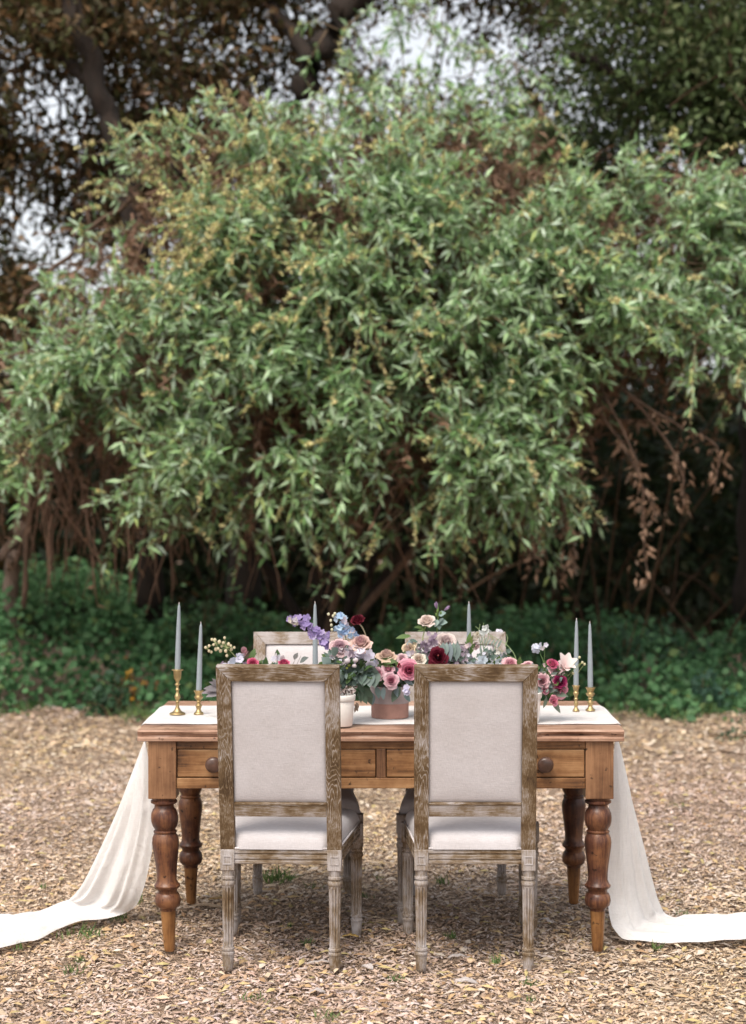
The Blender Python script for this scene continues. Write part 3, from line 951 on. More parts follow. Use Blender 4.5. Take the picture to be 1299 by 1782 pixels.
# --- far thicket that closes the wood behind everything
def thicket():
    r = np.random.RandomState(31)
    n = 46000
    x = r.uniform(-9, 9, n); y = r.uniform(17.4, 21.0, n)
    top = 3.4 + 0.5 * np.sin(x * 1.1) + 0.35 * np.sin(x * 2.7 + 1) + 0.25 * np.sin(x * 6.1 + 2)
    z = r.rand(n) ** 0.9 * top
    P = np.stack([x, y, z], -1)
    L = r.uniform(0.10, 0.20, n)
    V, F = leaf_geo(P, rand_dirs(n, r) + np.array([0, 0, -0.3]), nrm(rand_dirs(n, r) + np.array([0, -0.6, 0.5])), L, L * 0.5, 0.2, 0.15)
    pal = np.array(G3)
    c = pal[r.choice(4, n, p=[.4, .28, .27, .05])] * r.uniform(0.6, 1.2, (n, 1))
    tag(raw('far_thicket', V, [F], M['leafy'], cols=np.repeat(c, 5, 0)), 'dark tangled undergrowth closing the wood behind the trees', 'undergrowth', kind='stuff')
    n = 26000
    x = r.uniform(-14, 14, n); y = r.uniform(21.0, 27.0, n)
    z = r.rand(n) * (3.6 + 0.6 * np.sin(x * 0.8 + 2))
    P = np.stack([x, y, z], -1)
    L = r.uniform(0.22, 0.42, n)
    V, F = leaf_geo(P, rand_dirs(n, r) + np.array([0, 0, -0.3]), nrm(rand_dirs(n, r) + np.array([0, -0.8, 0.3])), L, L * 0.55, 0.2, 0.15)
    c = pal[r.choice(4, n, p=[.5, .22, .27, .01])] * r.uniform(0.6, 1.1, (n, 1))
    tag(raw('distant_wood', V, [F], M['leafy'], cols=np.repeat(c, 5, 0)), 'far dark mass of woodland beyond the undergrowth', 'woodland', kind='stuff')
    n = 80
    A = np.stack([r.uniform(-5, 5, n), r.uniform(14.0, 17, n), r.uniform(0, 0.6, n)], -1)
    d = nrm(np.stack([r.normal(0, .45, n), r.normal(0, .3, n), np.ones(n)], -1))
    T = shoots(A, d, r.uniform(0.8, 2.6, n), r.uniform(0.0, 0.6, n))
    V, F = tubes(T, np.linspace(0.014, 0.005, 7)[None] * r.uniform(0.4, 1.4, (n, 1)), 4)
    c = np.array([(0.085, 0.05, 0.03)]) * r.uniform(0.4, 1.3, (n, 1))
    tag(raw('bramble_stems', V, F, M['twig'], cols=np.repeat(c, 28, 0)), 'bare brown stems standing in the shade under the trees', 'stems', kind='stuff')


thicket()


# --- ivy bank along the edge of the wood
def ivy():
    r = np.random.RandomState(41)
    n = 36000
    x = r.uniform(-6, 6, n)
    edge = 12.6 + 0.26 * np.sin(x * 2.1) + 0.17 * np.sin(x * 5.3 + 1) + 0.10 * np.sin(x * 11.7) + np.where(x > 1.2, 0.2, 0) + 0.5 * np.exp(-(x / 0.9) ** 2) - 0.5 * r.rand(n) ** 2 * (r.rand(n) < 0.12)
    u = np.where(r.rand(n) < 0.62, r.rand(n) * 0.42, 0.42 + 0.58 * r.rand(n))
    y = edge + u * 2.8
    hmax = 0.70 + 0.16 * np.sin(x * 1.7 + 0.6) + 0.10 * np.sin(x * 4.3) - 0.18 * np.exp(-((x - 1.0) / 0.8) ** 2) - np.where(x > 1.4, 0.18, 0) - 0.42 * np.exp(-((x + 0.05) / 0.9) ** 2)
    prof = np.clip((y - edge) / 1.15, 0, 1) ** 0.75
    lump = 0.09 * np.sin(x * 9 + y * 4) * np.sin(y * 8 - x * 3) + 0.06 * np.sin(x * 17 + 1) * np.sin(y * 15)
    z = np.maximum(0.01, hmax * prof + lump * prof + r.normal(0, 0.045, n) * (0.3 + prof) - np.abs(r.normal(0, 0.05, n)))
    # bare patches at the right where litter shows
    keep = ~((x > 1.35) & (np.sin(x * 6.1 + y * 3.0) + np.sin(x * 2.3 - y * 5 + 1) > 0.55) & (r.rand(n) < 0.75))
    keep &= ~((np.abs(x + 1.9) < 0.28) & (y < 13.3) & (r.rand(n) < 0.6))
    keep &= ~((np.abs(x + 0.1) < 1.1) & (r.rand(n) < 0.45))
    P = np.stack([x, y, z], -1)[keep]
    n = len(P)
    L = r.uniform(0.035, 0.085, n)
    V, F = oval_geo(P, nrm(rand_dirs(n, r) + np.array([0, -0.7, -0.35])), nrm(rand_dirs(n, r) * 0.6 + np.array([0, -0.55, 0.8])), L, L * 0.72)
    pal = np.array([(0.082, 0.190, 0.072), (0.110, 0.235, 0.098), (0.058, 0.145, 0.056), (0.145, 0.275, 0.12), (0.145, 0.21, 0.068)])
    c = pal[r.choice(5, n, p=[.32, .25, .25, .1, .08])] * r.uniform(0.65, 1.25, (n, 1))
    n2 = 5200
    xg = r.uniform(-5, 5, n2)
    eg = 12.5 + 0.26 * np.sin(xg * 2.1) + 0.17 * np.sin(xg * 5.3 + 1) + 0.10 * np.sin(xg * 11.7) + np.where(xg > 1.2, 0.2, 0)
    yg = eg - np.abs(r.normal(0, 0.22, n2)) + 0.15
    kg = r.rand(n2) < np.where(xg < -1.2, 1.0, 0.35) * np.clip(0.5 + 0.6 * np.sin(xg * 3.7 + 1) + 0.4 * np.sin(xg * 9.1), 0.05, 1)
    Pg = np.stack([xg, yg, np.zeros(n2)], -1)[kg]
    ng = len(Pg)
    Lg = r.uniform(0.04, 0.11, ng)
    Vg, Fg = leaf_geo(Pg, nrm(np.stack([r.normal(0, .5, ng), r.normal(0, .4, ng), np.ones(ng)], -1)), rand_dirs(ng, r), Lg, Lg * 0.12, 0.1, 0.4)
    cg = np.array([(0.13, 0.20, 0.07)]) * r.uniform(0.6, 1.3, (ng, 1)) * r.uniform(0.85, 1.15, (ng, 3))
    tag(raw('grass_fringe', Vg, [Fg], M['leafy'], cols=np.repeat(cg, 5, 0)), 'ragged fringe of short grass between the ivy and the mulch', 'grass', kind='stuff')
    tag(raw('ivy_ground_cover', V, [F], M['leafy'], cols=np.repeat(c, 8, 0)), 'dark green ivy bank covering the edge of the wood behind the table', 'ivy', kind='stuff')


ivy()


def shrub(name, label, px, base_y, D, h, wd, n, pal, seed, leaf=(0.045, 0.085), cat='shrub', group=None):
    r = np.random.RandomState(seed)
    b0 = at(px, base_y, D); b0[2] = 0
    root = empty(name, b0, 0, label, cat, group)
    ns = 9
    A = np.zeros((ns, 3)) + r.normal(0, 0.04, (ns, 3)) * np.array([1, 1, 0])
    d = nrm(np.stack([r.normal(0, .5 * wd / h, ns), r.normal(0, .3, ns), np.ones(ns)], -1))
    T = shoots(A, d, r.uniform(0.6, 1.0, ns) * h, r.uniform(0.0, 0.3, ns))
    V, F = tubes(T, np.linspace(0.008, 0.003, 7)[None] * np.ones((ns, 1)), 4)
    raw('stem', V, F, M['twig'], root, cols=np.full((len(V), 3), (0.12, 0.08, 0.045)))
    q, tn = along(T, r.uniform(0.25, 1, (ns, n // ns)))
    q = q.reshape(-1, 3); q = q + r.normal(0, 0.06, q.shape); q[:, 2] = np.maximum(q[:, 2], 0.02); k = len(q)
    L = r.uniform(leaf[0], leaf[1], k)
    V, F = oval_geo(q, nrm(rand_dirs(k, r) + np.array([0, -0.3, 0.1])), nrm(rand_dirs(k, r) * 0.6 + np.array([0, -0.4, 0.9])), L, L * 0.6)
    c = np.array(pal)[r.randint(0, len(pal), k)] * r.uniform(0.7, 1.25, (k, 1))
    tag(raw('foliage', V, [F], M['leafy'], root, cols=np.repeat(c, 8, 0)), kind='stuff')


SG = [(0.045, 0.10, 0.05), (0.06, 0.125, 0.062), (0.035, 0.08, 0.04)]
shrub('leafy_shrub', 'upright leafy green shrub just right of the far candles', 1080, 1200, 13.4, 0.78, 0.45, 240, SG, 51)
shrub('leafy_shrub', 'tall thin-leaved green shrub in the shade near the right edge', 1180, 1200, 13.8, 0.72, 0.4, 180, SG, 52)
shrub('leafy_shrub', 'low rounded blue-green shrub beside the mulch at the right', 1225, 1222, 12.9, 0.26, 0.36, 200, [(0.05, 0.115, 0.072), (0.065, 0.135, 0.085)], 53)
shrub('leafy_shrub', 'low green shrub at the mulch edge left of the tall brass candlestick', 205, 1232, 12.6, 0.24, 0.30, 150, SG, 54)
shrub('leafy_shrub', 'dark green climbing shrub with small leaves behind the left candles', 345, 1180, 13.6, 1.15, 0.6, 420, [(0.045, 0.085, 0.03), (0.06, 0.10, 0.04), (0.035, 0.06, 0.022)], 55)
shrub('yellow_weed', 'small weed with ochre yellow leaves in the ivy left of the table', 232, 1215, 12.8, 0.30, 0.22, 80, [(0.42, 0.22, 0.03), (0.34, 0.17, 0.03), (0.20, 0.10, 0.03)], 56, leaf=(0.03, 0.055), cat='weed')
shrub('leafy_shrub', 'small green seedling alone on the mulch at the far right', 1292, 1292, 11.3, 0.10, 0.14, 36, SG, 57, leaf=(0.03, 0.05))


# ================================================================ table
TX, TY = -0.033, 6.51
table = empty('farmhouse_table', (TX, TY, 0), 0, 'long weathered pine farmhouse table with turned legs and drawers', 'table')
# top: three boards, the front one with a moulded, split edge
prof = [(-0.415, 0.730), (-0.421, 0.733), (-0.422, 0.742), (-0.416, 0.747), (-0.418, 0.752), (-0.424, 0.758), (-0.425, 0.765), (-0.419, 0.7695), (-0.405, 0.770), (-0.16, 0.770), (-0.16, 0.730)]
xs = np.linspace(-0.833, 0.833, 120)
V, F = [], []
for i, x in enumerate(xs):
    wob = 0.0012 * math.sin(x * 23) + 0.0008 * math.sin(x * 61 + 1)
    g = 0.016 * max(0, 1 - ((x - 0.66) / 0.11) ** 2) ** 0.7
    g2 = 0.004 * max(0, math.sin(x * 9 + 2)) ** 4
    e = 0.004 if i in (0, len(xs) - 1) else 0.0
    for k, (y, z) in enumerate(prof):
        yy = y + (wob if y < -0.4 else 0)
        if k in (4, 5):
            yy += g + g2
        if k == 6:
            yy += 0.25 * g
        V.append((x, yy + (e if y < -0.4 else 0), z))
n = len(prof)
for i in range(len(xs) - 1):
    for k in range(n):
        F.append((i * n + k, i * n + (k + 1) % n, (i + 1) * n + (k + 1) % n, (i + 1) * n + k))
bm = bmesh.new()
vv = [bm.verts.new(p) for p in V]
for f in F:
    bm.faces.new([vv[i] for i in f])
bm.faces.new([vv[k] for k in range(n)])
bm.faces.new([vv[(len(xs) - 1) * n + k] for k in range(n)])
from_bm('top_board', bm, M['top'], table, True, 30)
for y0, y1, zz in ((-0.1585, 0.12, 0.7695), (0.1215, 0.42, 0.7702)):
    from_bm('top_board', bm_box(-0.833, 0.833, y0, y1, 0.730, zz, 0.003), M['top'], table)

LEGP = [(0.0, 0.016), (0.006, 0.0185), (0.02, 0.0195), (0.14, 0.0265), (0.148, 0.0275), (0.152, 0.034), (0.160, 0.042), (0.176, 0.0455), (0.190, 0.043), (0.200, 0.038), (0.203, 0.0335), (0.212, 0.0335), (0.215, 0.036),
        (0.222, 0.044), (0.228, 0.045), (0.233, 0.040), (0.246, 0.034), (0.27, 0.0345), (0.30, 0.0375), (0.33, 0.0415), (0.36, 0.0455), (0.376, 0.0465), (0.392, 0.0445), (0.404, 0.039), (0.408, 0.037), (0.411, 0.040), (0.415, 0.040), (0.419, 0.035),
        (0.424, 0.037), (0.434, 0.043), (0.448, 0.0465), (0.461, 0.047), (0.476, 0.0455), (0.489, 0.040), (0.496, 0.034), (0.505, 0.033), (0.508, 0.037), (0.513, 0.0455), (0.520, 0.0455), (0.523, 0.041), (0.534, 0.044)]
for sx, sy, lean in ((-0.750, -0.36, (0.020, 0)), (0.750, -0.36, (-0.002, 0)), (-0.738, 0.34, (0.004, 0)), (0.738, 0.34, (0, 0))):
    lg = empty('leg', (sx, sy, 0)); lg.parent = table
    from_bm('turned_post', bm_lathe([q for q in LEGP if q[0] >= 0.1395], 36, lean=lean), M['leg'], lg, True, 50)
    zt = 0.534
    ft = from_bm('foot', bm_lathe([q for q in LEGP if q[0] <= 0.14] + [(0.1405, 0.02)], 36, lean=(0, 0)), M['leg_foot'], lg, True, 50)
    for v in ft.data.vertices:
        v.co.x += lean[0] * (zt - v.co.z) / zt
    from_bm('leg_block', bm_box(-0.048, 0.048, -0.048, 0.048, 0.532, 0.7295, 0.003), M['pine_v'], lg)
YF = -0.400
from_bm('apron_rail', bm_box(-0.7018, 0.7018, YF, YF + 0.035, 0.7035, 0.7295, 0.002), M['pine_h'], table)
from_bm('apron_rail', bm_box(-0.7018, 0.7018, YF, YF + 0.035, 0.567, 0.6030, 0.003), M['pine_h'], table)
from_bm('apron_stile', bm_box(-0.0155, 0.0165, YF + 0.001, YF + 0.034, 0.6032, 0.7033, 0.002), M['pine_v'], table)
from_bm('drawer_gap_shade', bm_box(-0.70, 0.70, YF + 0.024, YF + 0.034, 0.604, 0.703), M['gap'], table)  # solid dark sheet; shade behind the drawer fronts is put into its colour
for x0, x1, kn in ((-0.699, -0.0185, (-0.573, -0.20)), (0.0195, 0.699, (0.20, 0.563))):
    dr = from_bm('drawer_front', bm_box(x0, x1, YF + 0.003, YF + 0.022, 0.6065, 0.7005, 0.003), M['pine_h'], table)
    for kx in kn:
        bm = bm_lathe(smooth_profile([(0.0, 0.011), (0.008, 0.012), (0.014, 0.019), (0.022, 0.0265), (0.031, 0.0275), (0.039, 0.022), (0.043, 0.012), (0.044, 0.001)], 4), 28)
        bmesh.ops.rotate(bm, verts=bm.verts, cent=(0, 0, 0), matrix=Matrix.Rotation(R(90), 3, 'X'))
        bmesh.ops.translate(bm, verts=bm.verts, vec=(kx, YF + 0.004, 0.652))
        from_bm('knob', bm, M['knob'], dr, True, 60)
for sx in (-1, 1):
    from_bm('apron_side', bm_box(min(sx * 0.765, sx * 0.790), max(sx * 0.765, sx * 0.790), -0.311, 0.291, 0.567, 0.7293, 0.002), M['pine_v'], table)
from_bm('apron_back', bm_box(-0.689, 0.689, 0.355, 0.380, 0.567, 0.7293, 0.002), M['pine_h'], table)


# ================================================================ chairs
TILT = math.atan2(0.115, 0.615)
BL = 0.628


def tilted(bm):
    rot = Matrix.Rotation(TILT, 3, 'X')
    bmesh.ops.rotate(bm, verts=bm.verts, cent=(0, 0, 0), matrix=rot)
    bmesh.ops.translate(bm, verts=bm.verts, vec=(0, 0, 0.4055))
    return bm


def pillow(bm, x0, x1, z0, z1, y, h, sgn, n=18):
    """puffed upholstery panel facing sgn*y"""
    g = []
    for i in range(n + 1):
        row = []
        for j in range(n + 1):
            s = math.sin(math.pi / 2 * (2 * i / n - 1)); t = math.sin(math.pi / 2 * (2 * j / n - 1))
            k = (max(0, 1 - abs(s) ** 7) * max(0, 1 - abs(t) ** 7)) ** 0.5
            row.append(bm.verts.new((x0 + (x1 - x0) * (s + 1) / 2, y + sgn * h * k * (0.8 + 0.2 * (1 - s * s) * (1 - t * t)), z0 + (z1 - z0) * (t + 1) / 2)))
        g.append(row)
    for i in range(n):
        for j in range(n):
            bm.faces.new((g[i][j], g[i + 1][j], g[i + 1][j + 1], g[i][j + 1]))
    return bm


RAILP = [(0.0155, 0.0), (0.0175, 0.003), (0.0175, 0.010), (0.0135, 0.0125), (0.0135, 0.0155), (0.0175, 0.018), (0.0175, 0.029), (0.0135, 0.0315), (0.0135, 0.0345), (0.018, 0.037), (0.018, 0.046), (0.016, 0.048), (-0.015, 0.048), (-0.015, 0.0)]


def seat_rail(p0, p1, mat, parent):
    p0 = Vector((*p0, 0)); p1 = Vector((*p1, 0))
    d = (p1 - p0).normalized()
    out = Vector((d.y, -d.x, 0))
    bm = bmesh.new()
    A = [bm.verts.new(p0 + out * o + Vector((0, 0, 0.357 + z))) for o, z in RAILP]
    B = [bm.verts.new(p1 + out * o + Vector((0, 0, 0.357 + z))) for o, z in RAILP]
    n = len(A)
    for i in range(n):
        bm.faces.new((A[i], A[(i + 1) % n], B[(i + 1) % n], B[i]))
    bm.faces.new(A); bm.faces.new(B[::-1])
    return from_bm('seat_rail', bm, mat, parent)


def chair_leg_bm():
    pr = [(0.0, 0.0125), (0.004, 0.0150), (0.012, 0.0170), (0.045, 0.0195), (0.055, 0.0198), (0.057, 0.0215), (0.063, 0.0215), (0.065, 0.0185), (0.069, 0.0185), (0.071, 0.0210), (0.077, 0.0210), (0.079, 0.0178)]
    pr += [(0.083, 0.0178), (0.090, 0.0180), (0.15, 0.0188), (0.21, 0.0196), (0.270, 0.0204), (0.280, 0.0204)]
    pr += [(0.284, 0.0205), (0.287, 0.0232), (0.294, 0.0238), (0.299, 0.0222), (0.301, 0.0185), (0.305, 0.0185), (0.307, 0.0225), (0.314, 0.0225), (0.316, 0.0190), (0.326, 0.0195), (0.337, 0.0215)]
    bm = bm_lathe(pr, 60, flute=(0.084, 0.279, 10, 0.34))
    return bm_box(-0.0232, 0.0232, -0.0232, 0.0232, 0.3365, 0.4050, 0.0015, 1, bm)


def square_ring(bm, cx, y, cz, s, wd, d):
    for (x0, x1, z0, z1) in ((-s, s, s - wd, s), (-s, s, -s, -s + wd), (-s, -s + wd, -s + wd, s - wd), (s - wd, s, -s + wd, s - wd)):
        bm_box(cx + x0, cx + x1, y - d, y + d, cz + z0, cz + z1, 0, 1, bm)
    return bm


def make_chair(loc, rz, label, group):
    t = empty('upholstered_chair', loc, rz, label, 'chair', group)
    L = BL
    th = 0.017
    W_, w_ = 0.2005, 0.1525
    for s in (-1, 1):
        from_bm('back_post', tilted(bm_prism([(s * W_, 0), (s * w_, 0), (s * w_, L - 0.050), (s * W_, L - 0.0003)], -th, th, 0.0022)), M['oak_v'], t)
    from_bm('top_rail', tilted(bm_prism([(-W_, L), (-w_, L - 0.0497), (w_, L - 0.0497), (W_, L)], -th - 0.0004, th + 0.0004, 0.0022)), M['oak_h'], t)
    from_bm('lower_rail', tilted(bm_box(-w_ + 0.0006, w_ - 0.0006, -th + 0.003, th - 0.003, 0.116, 0.155, 0.0015)), M['oak_rail'], t)
    from_bm('inner_bead', tilted(bm_box(-w_ + 0.0008, w_ - 0.0008, -th + 0.001, th - 0.001, 0.1552, 0.1635, 0.002)), M['oak_h'], t)
    bp = bmesh.new()
    pillow(bp, -w_ + 0.0005, w_ - 0.0005, 0.164, L - 0.0502, -0.004, 0.0105, -1)
    from_bm('back_panel', tilted(bp), M['linen'], t, True)
    bp = bmesh.new()
    pillow(bp, -w_ + 0.0005, w_ - 0.0005, 0.164, L - 0.0502, 0.004, 0.026, 1)
    from_bm('back_cushion', tilted(bp), M['linen'], t, True)
    corners = ((-0.177, 0.0), (0.177, 0.0), (0.222, 0.47), (-0.222, 0.47))
    for (cx, cy) in corners:
        lg = from_bm('leg', chair_leg_bm(), M['oak_leg'], t, True, 40)
        lg.location = (cx, cy, 0)
        ys = -1 if cy < 0.2 else 1
        from_bm('block_moulding', square_ring(bmesh.new(), 0, ys * 0.0232, 0.371, 0.0145, 0.0035, 0.0022), M['wax'], lg)
    seat_rail((-0.1545, 0), (0.1545, 0), M['oak_rail'], t)
    seat_rail((0.1800, 0.0235), (0.2190, 0.4465), M['oak_y'], t)
    seat_rail((0.1985, 0.47), (-0.1985, 0.47), M['oak_rail'], t)
    seat_rail((-0.2190, 0.4465), (-0.1800, 0.0235), M['oak_y'], t)
    # seat cushion
    n = 26
    bm = bmesh.new(); g = []
    for i in range(n + 1):
        row = []
        for j in range(n + 1):
            s = math.sin(math.pi / 2 * (2 * i / n - 1)); u = math.sin(math.pi / 2 * (2 * j / n - 1))
            k = (max(0, 1 - abs(s) ** 14) * max(0, 1 - abs(u) ** 14)) ** 0.42
            yy = 0.225 + 0.247 * u + 0.0
            hw = 0.183 + 0.05 * (yy / 0.47)
            if yy < 0.03:
                hw -= 0.030 * (1 - max(yy, -0.03) / 0.03) * 0.85
            hw *= 1 + 0.02 * k
            row.append(bm.verts.new((hw * s, yy, 0.4065 + 0.056 * k + 0.020 * (1 - s * s) * (1 - u * u))))
        g.append(row)
    for i in range(n):
        for j in range(n):
            bm.faces.new((g[i][j], g[i + 1][j], g[i + 1][j + 1], g[i][j + 1]))
    cu = from_bm('seat_cushion', bm, M['linen'], t, True)
    P = np.array([(-0.1525, -0.016, 0.4092), (0, -0.016, 0.4092), (0.1525, -0.016, 0.4092)])
    V, F = tubes(P[None], np.full((1, 3), 0.0035), 8)
    raw('piping', V, F, M['piping'], cu)
    for s in (-1, 1):
        P = np.array([(s * 0.194, 0.03, 0.4092), (s * 0.213, 0.24, 0.4092), (s * 0.233, 0.462, 0.4092)])
        V, F = tubes(P[None], np.full((1, 3), 0.0035), 8)
        raw('piping', V, F, M['piping'], cu)
    return t


def dup(root, loc, rz, label):
    r = root.copy(); col.objects.link(r)
    r.location = loc; r.rotation_euler = (0, 0, rz); r['label'] = label
    for ch in list(root.children):
        c = ch.copy(); col.objects.link(c); c.parent = r
        for g in ch.children:
            d = g.copy(); col.objects.link(d); d.parent = c
    return r


CG = 'linen chairs around the table'
c0 = make_chair((-0.361, 5.89, 0), R(-2.2), 'linen-backed limed oak chair on the near side, left, back to the viewer', CG)
dup(c0, (0.2785, 5.89, 0), R(-0.7), 'linen-backed limed oak chair on the near side, right, back to the viewer')
far = [dup(c0, (-0.345, 6.995, 0), R(180), 'linen chair across the table at the left, facing the viewer behind the flowers'),
       dup(c0, (0.260, 6.995, 0), R(180.8), 'linen chair across the table at the right, facing the viewer behind the flowers')]
for f_ in far:                      # these two get a paler oak on posts and top rail
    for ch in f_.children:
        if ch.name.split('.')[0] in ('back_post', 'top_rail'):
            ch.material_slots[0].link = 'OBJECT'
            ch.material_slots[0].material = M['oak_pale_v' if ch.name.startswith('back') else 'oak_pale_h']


# ================================================================ table runner
def runner():
    nearL = [(-2.35, 5.55, 0.016), (-1.75, 5.84, 0.016), (-1.34, 6.11, 0.015), (-1.18, 6.38, 0.014), (-1.08, 6.49, 0.015), (-0.975, 6.53, 0.03), (-0.905, 6.46, 0.14), (-0.850, 6.37, 0.42), (-0.862, 6.27, 0.68), (-0.872, 6.235, 0.757), (-0.862, 6.22, 0.7755), (-0.80, 6.215, 0.775)]
    farL = [(-2.45, 6.28, 0.016), (-1.95, 6.42, 0.016), (-1.44, 6.585, 0.016), (-1.33, 6.63, 0.016), (-1.25, 6.68, 0.03), (-1.185, 6.66, 0.075), (-1.12, 6.62, 0.17), (-1.00, 6.58, 0.42), (-0.905, 6.60, 0.68), (-0.874, 6.65, 0.757), (-0.862, 6.70, 0.7755), (-0.80, 6.74, 0.775)]
    nearR = [(0.74, 6.215, 0.775), (0.797, 6.22, 0.7755), (0.805, 6.235, 0.757), (0.786, 6.26, 0.68), (0.772, 6.28, 0.42), (0.776, 6.28, 0.14), (0.800, 6.25, 0.04), (0.855, 6.215, 0.016), (1.04, 6.19, 0.016), (1.25, 6.24, 0.016), (1.6, 6.27, 0.016), (2.2, 6.20, 0.016)]
    farR = [(0.74, 6.74, 0.775), (0.797, 6.71, 0.7755), (0.812, 6.62, 0.757), (0.833, 6.50, 0.68), (0.885, 6.46, 0.44), (0.945, 6.50, 0.20), (0.985, 6.54, 0.07), (1.03, 6.57, 0.02), (1.15, 6.565, 0.016), (1.31, 6.56, 0.016), (1.65, 6.58, 0.016), (2.3, 6.6, 0.016)]
    midn = [(-0.4, 6.222, 0.774), (0.0, 6.212, 0.774), (0.4, 6.218, 0.774)]
    midf = [(-0.4, 6.735, 0.774), (0.0, 6.745, 0.774), (0.4, 6.738, 0.774)]
    A = catmull(nearL + midn + nearR, 9); B = catmull(farL + midf + farR, 9)
    nv = 64
    v = np.linspace(0, 1, nv)
    P = A[:, None, :] + (B - A)[:, None, :] * v[None, :, None]
    tu = nrm(np.gradient(P, axis=0)); tv = nrm(np.gradient(P, axis=1))
    nn = nrm(np.cross(tu, tv))
    nn = nn if nn[len(nn) // 2, 32, 2] > 0 else -nn
    z = P[..., 2]
    x = P[..., 0]
    s = np.cumsum(np.linalg.norm(np.gradient(A, axis=0), axis=1))[:, None]
    air = np.clip((0.74 - z) / 0.25, 0, 1) * np.clip(z / 0.06, 0, 1)
    gnd = np.clip(1 - z / 0.06, 0, 1)
    amp = 0.0085 * air
    wv = np.sin(2 * math.pi * (1.7 * v[None] + 0.25 * np.sin(s * 2.1))) + 0.45 * np.sin(2 * math.pi * (4.6 * v[None] + 0.3 * s) + 1)
    # deep fold near the middle of each drop
    fold = 0.026 * np.exp(-((v[None] - 0.45 - 0.05 * np.sin(s * 3)) / 0.11) ** 2) * air
    fold = fold + (0.017 * np.exp(-((v[None] - 0.20 - 0.03 * np.sin(s * 4)) / 0.05) ** 2) - 0.014 * np.exp(-((v[None] - 0.31) / 0.05) ** 2) + 0.018 * np.exp(-((v[None] - 0.74 + 0.03 * np.sin(s * 3)) / 0.06) ** 2) - 0.012 * np.exp(-((v[None] - 0.87) / 0.05) ** 2)) * air
    P = P + nn * (amp * wv + fold)[..., None]
    rip = np.sin(2 * math.pi * (3.1 * v[None] + 0.5 * np.sin(s * 3.3) + 0.25 * s)) + 0.6 * np.sin(2 * math.pi * (6.7 * v[None] + 0.6 * s) + 1.3) + 0.5 * np.sin(s * 17 + 5 * v[None])
    P[..., 2] += gnd * (0.010 + 0.0095 * rip)
    tab = (z > 0.765)
    P[..., 2] += np.where(tab, 0.0008 * np.sin(x * 31 + v[None] * 9), 0)
    P[..., 2] = np.where(P[..., 2] < 0.012, 0.012 + 0.2 * np.abs(P[..., 2] - 0.012), P[..., 2])
    # scalloped edges where it lies on the mulch
    ed = np.exp(-v[None] / 0.10) * -1 + np.exp(-(1 - v[None]) / 0.10)
    P[..., 1] += gnd * ed * 0.018 * (np.sin(s * 23) + 0.6 * np.sin(s * 41 + 1))
    nu = len(A)
    idx = np.arange(nu * nv).reshape(nu, nv)
    F = np.stack([idx[:-1, :-1], idx[1:, :-1], idx[1:, 1:], idx[:-1, 1:]], -1).reshape(-1, 4)
    o = raw('table_runner', P.reshape(-1, 3), [F], M['runner'])
    tag(o, 'long white gauze runner crossing the table and trailing over both ends onto the mulch', 'table runner')


runner()


# ================================================================ candles
def candlestick(px, py, kind, label, D=None):
    D = D or FPX * (CH - 0.777) / (py - VY)
    p = at(px, py, D); p[2] = 0.7765
    t = empty('candlestick', p, 0, label, 'candlestick', 'brass candlesticks')
    if kind == 'tall':
        pr = [(0.0, 0.028), (0.003, 0.029), (0.006, 0.026), (0.010, 0.017), (0.018, 0.0105), (0.030, 0.0065), (0.042, 0.0055), (0.046, 0.0085), (0.050, 0.0055), (0.058, 0.0095), (0.066, 0.0105), (0.076, 0.0065), (0.085, 0.0050), (0.090, 0.0080), (0.095, 0.0052), (0.104, 0.0052), (0.109, 0.0108), (0.112, 0.0065), (0.118, 0.0060), (0.124, 0.0085), (0.132, 0.0125), (0.150, 0.0145), (0.158, 0.0150), (0.160, 0.0205), (0.163, 0.0205), (0.164, 0.012)]
        H = 0.164
    elif kind == 'short':
        pr = [(0.0, 0.0175), (0.003, 0.0180), (0.006, 0.0165), (0.011, 0.0110), (0.018, 0.0080), (0.026, 0.0100), (0.033, 0.0125), (0.037, 0.0085), (0.041, 0.0060), (0.046, 0.0105), (0.050, 0.0070), (0.054, 0.0105), (0.060, 0.0150), (0.065, 0.0165), (0.068, 0.0115), (0.073, 0.0120), (0.080, 0.0145), (0.085, 0.0180), (0.087, 0.0180), (0.088, 0.011)]
        H = 0.088
    else:
        pr = [(0.0, 0.0125), (0.004, 0.0125), (0.008, 0.0095), (0.016, 0.0060), (0.030, 0.0080), (0.040, 0.0055), (0.046, 0.0085), (0.052, 0.0055), (0.060, 0.0075), (0.068, 0.0110), (0.074, 0.0075), (0.080, 0.0095), (0.090, 0.0115), (0.093, 0.0145), (0.096, 0.0145), (0.097, 0.010)]
        H = 0.097
    k = 4 if kind != 'x' else 2
    base = bm_lathe(smooth_profile([q for q in pr if q[0] <= 0.020], k), 26)
    from_bm('base', base, M['brass'], t, True, 60)
    from_bm('stem', bm_lathe(smooth_profile([q for q in pr if q[0] >= 0.008 and q[0] <= H * 0.80], k), 22), M['brass'], t, True, 60)
    from_bm('cup', bm_lathe(smooth_profile([q for q in pr if q[0] >= H * 0.70], k), 24), M['brass'], t, True, 60)
    return p, H


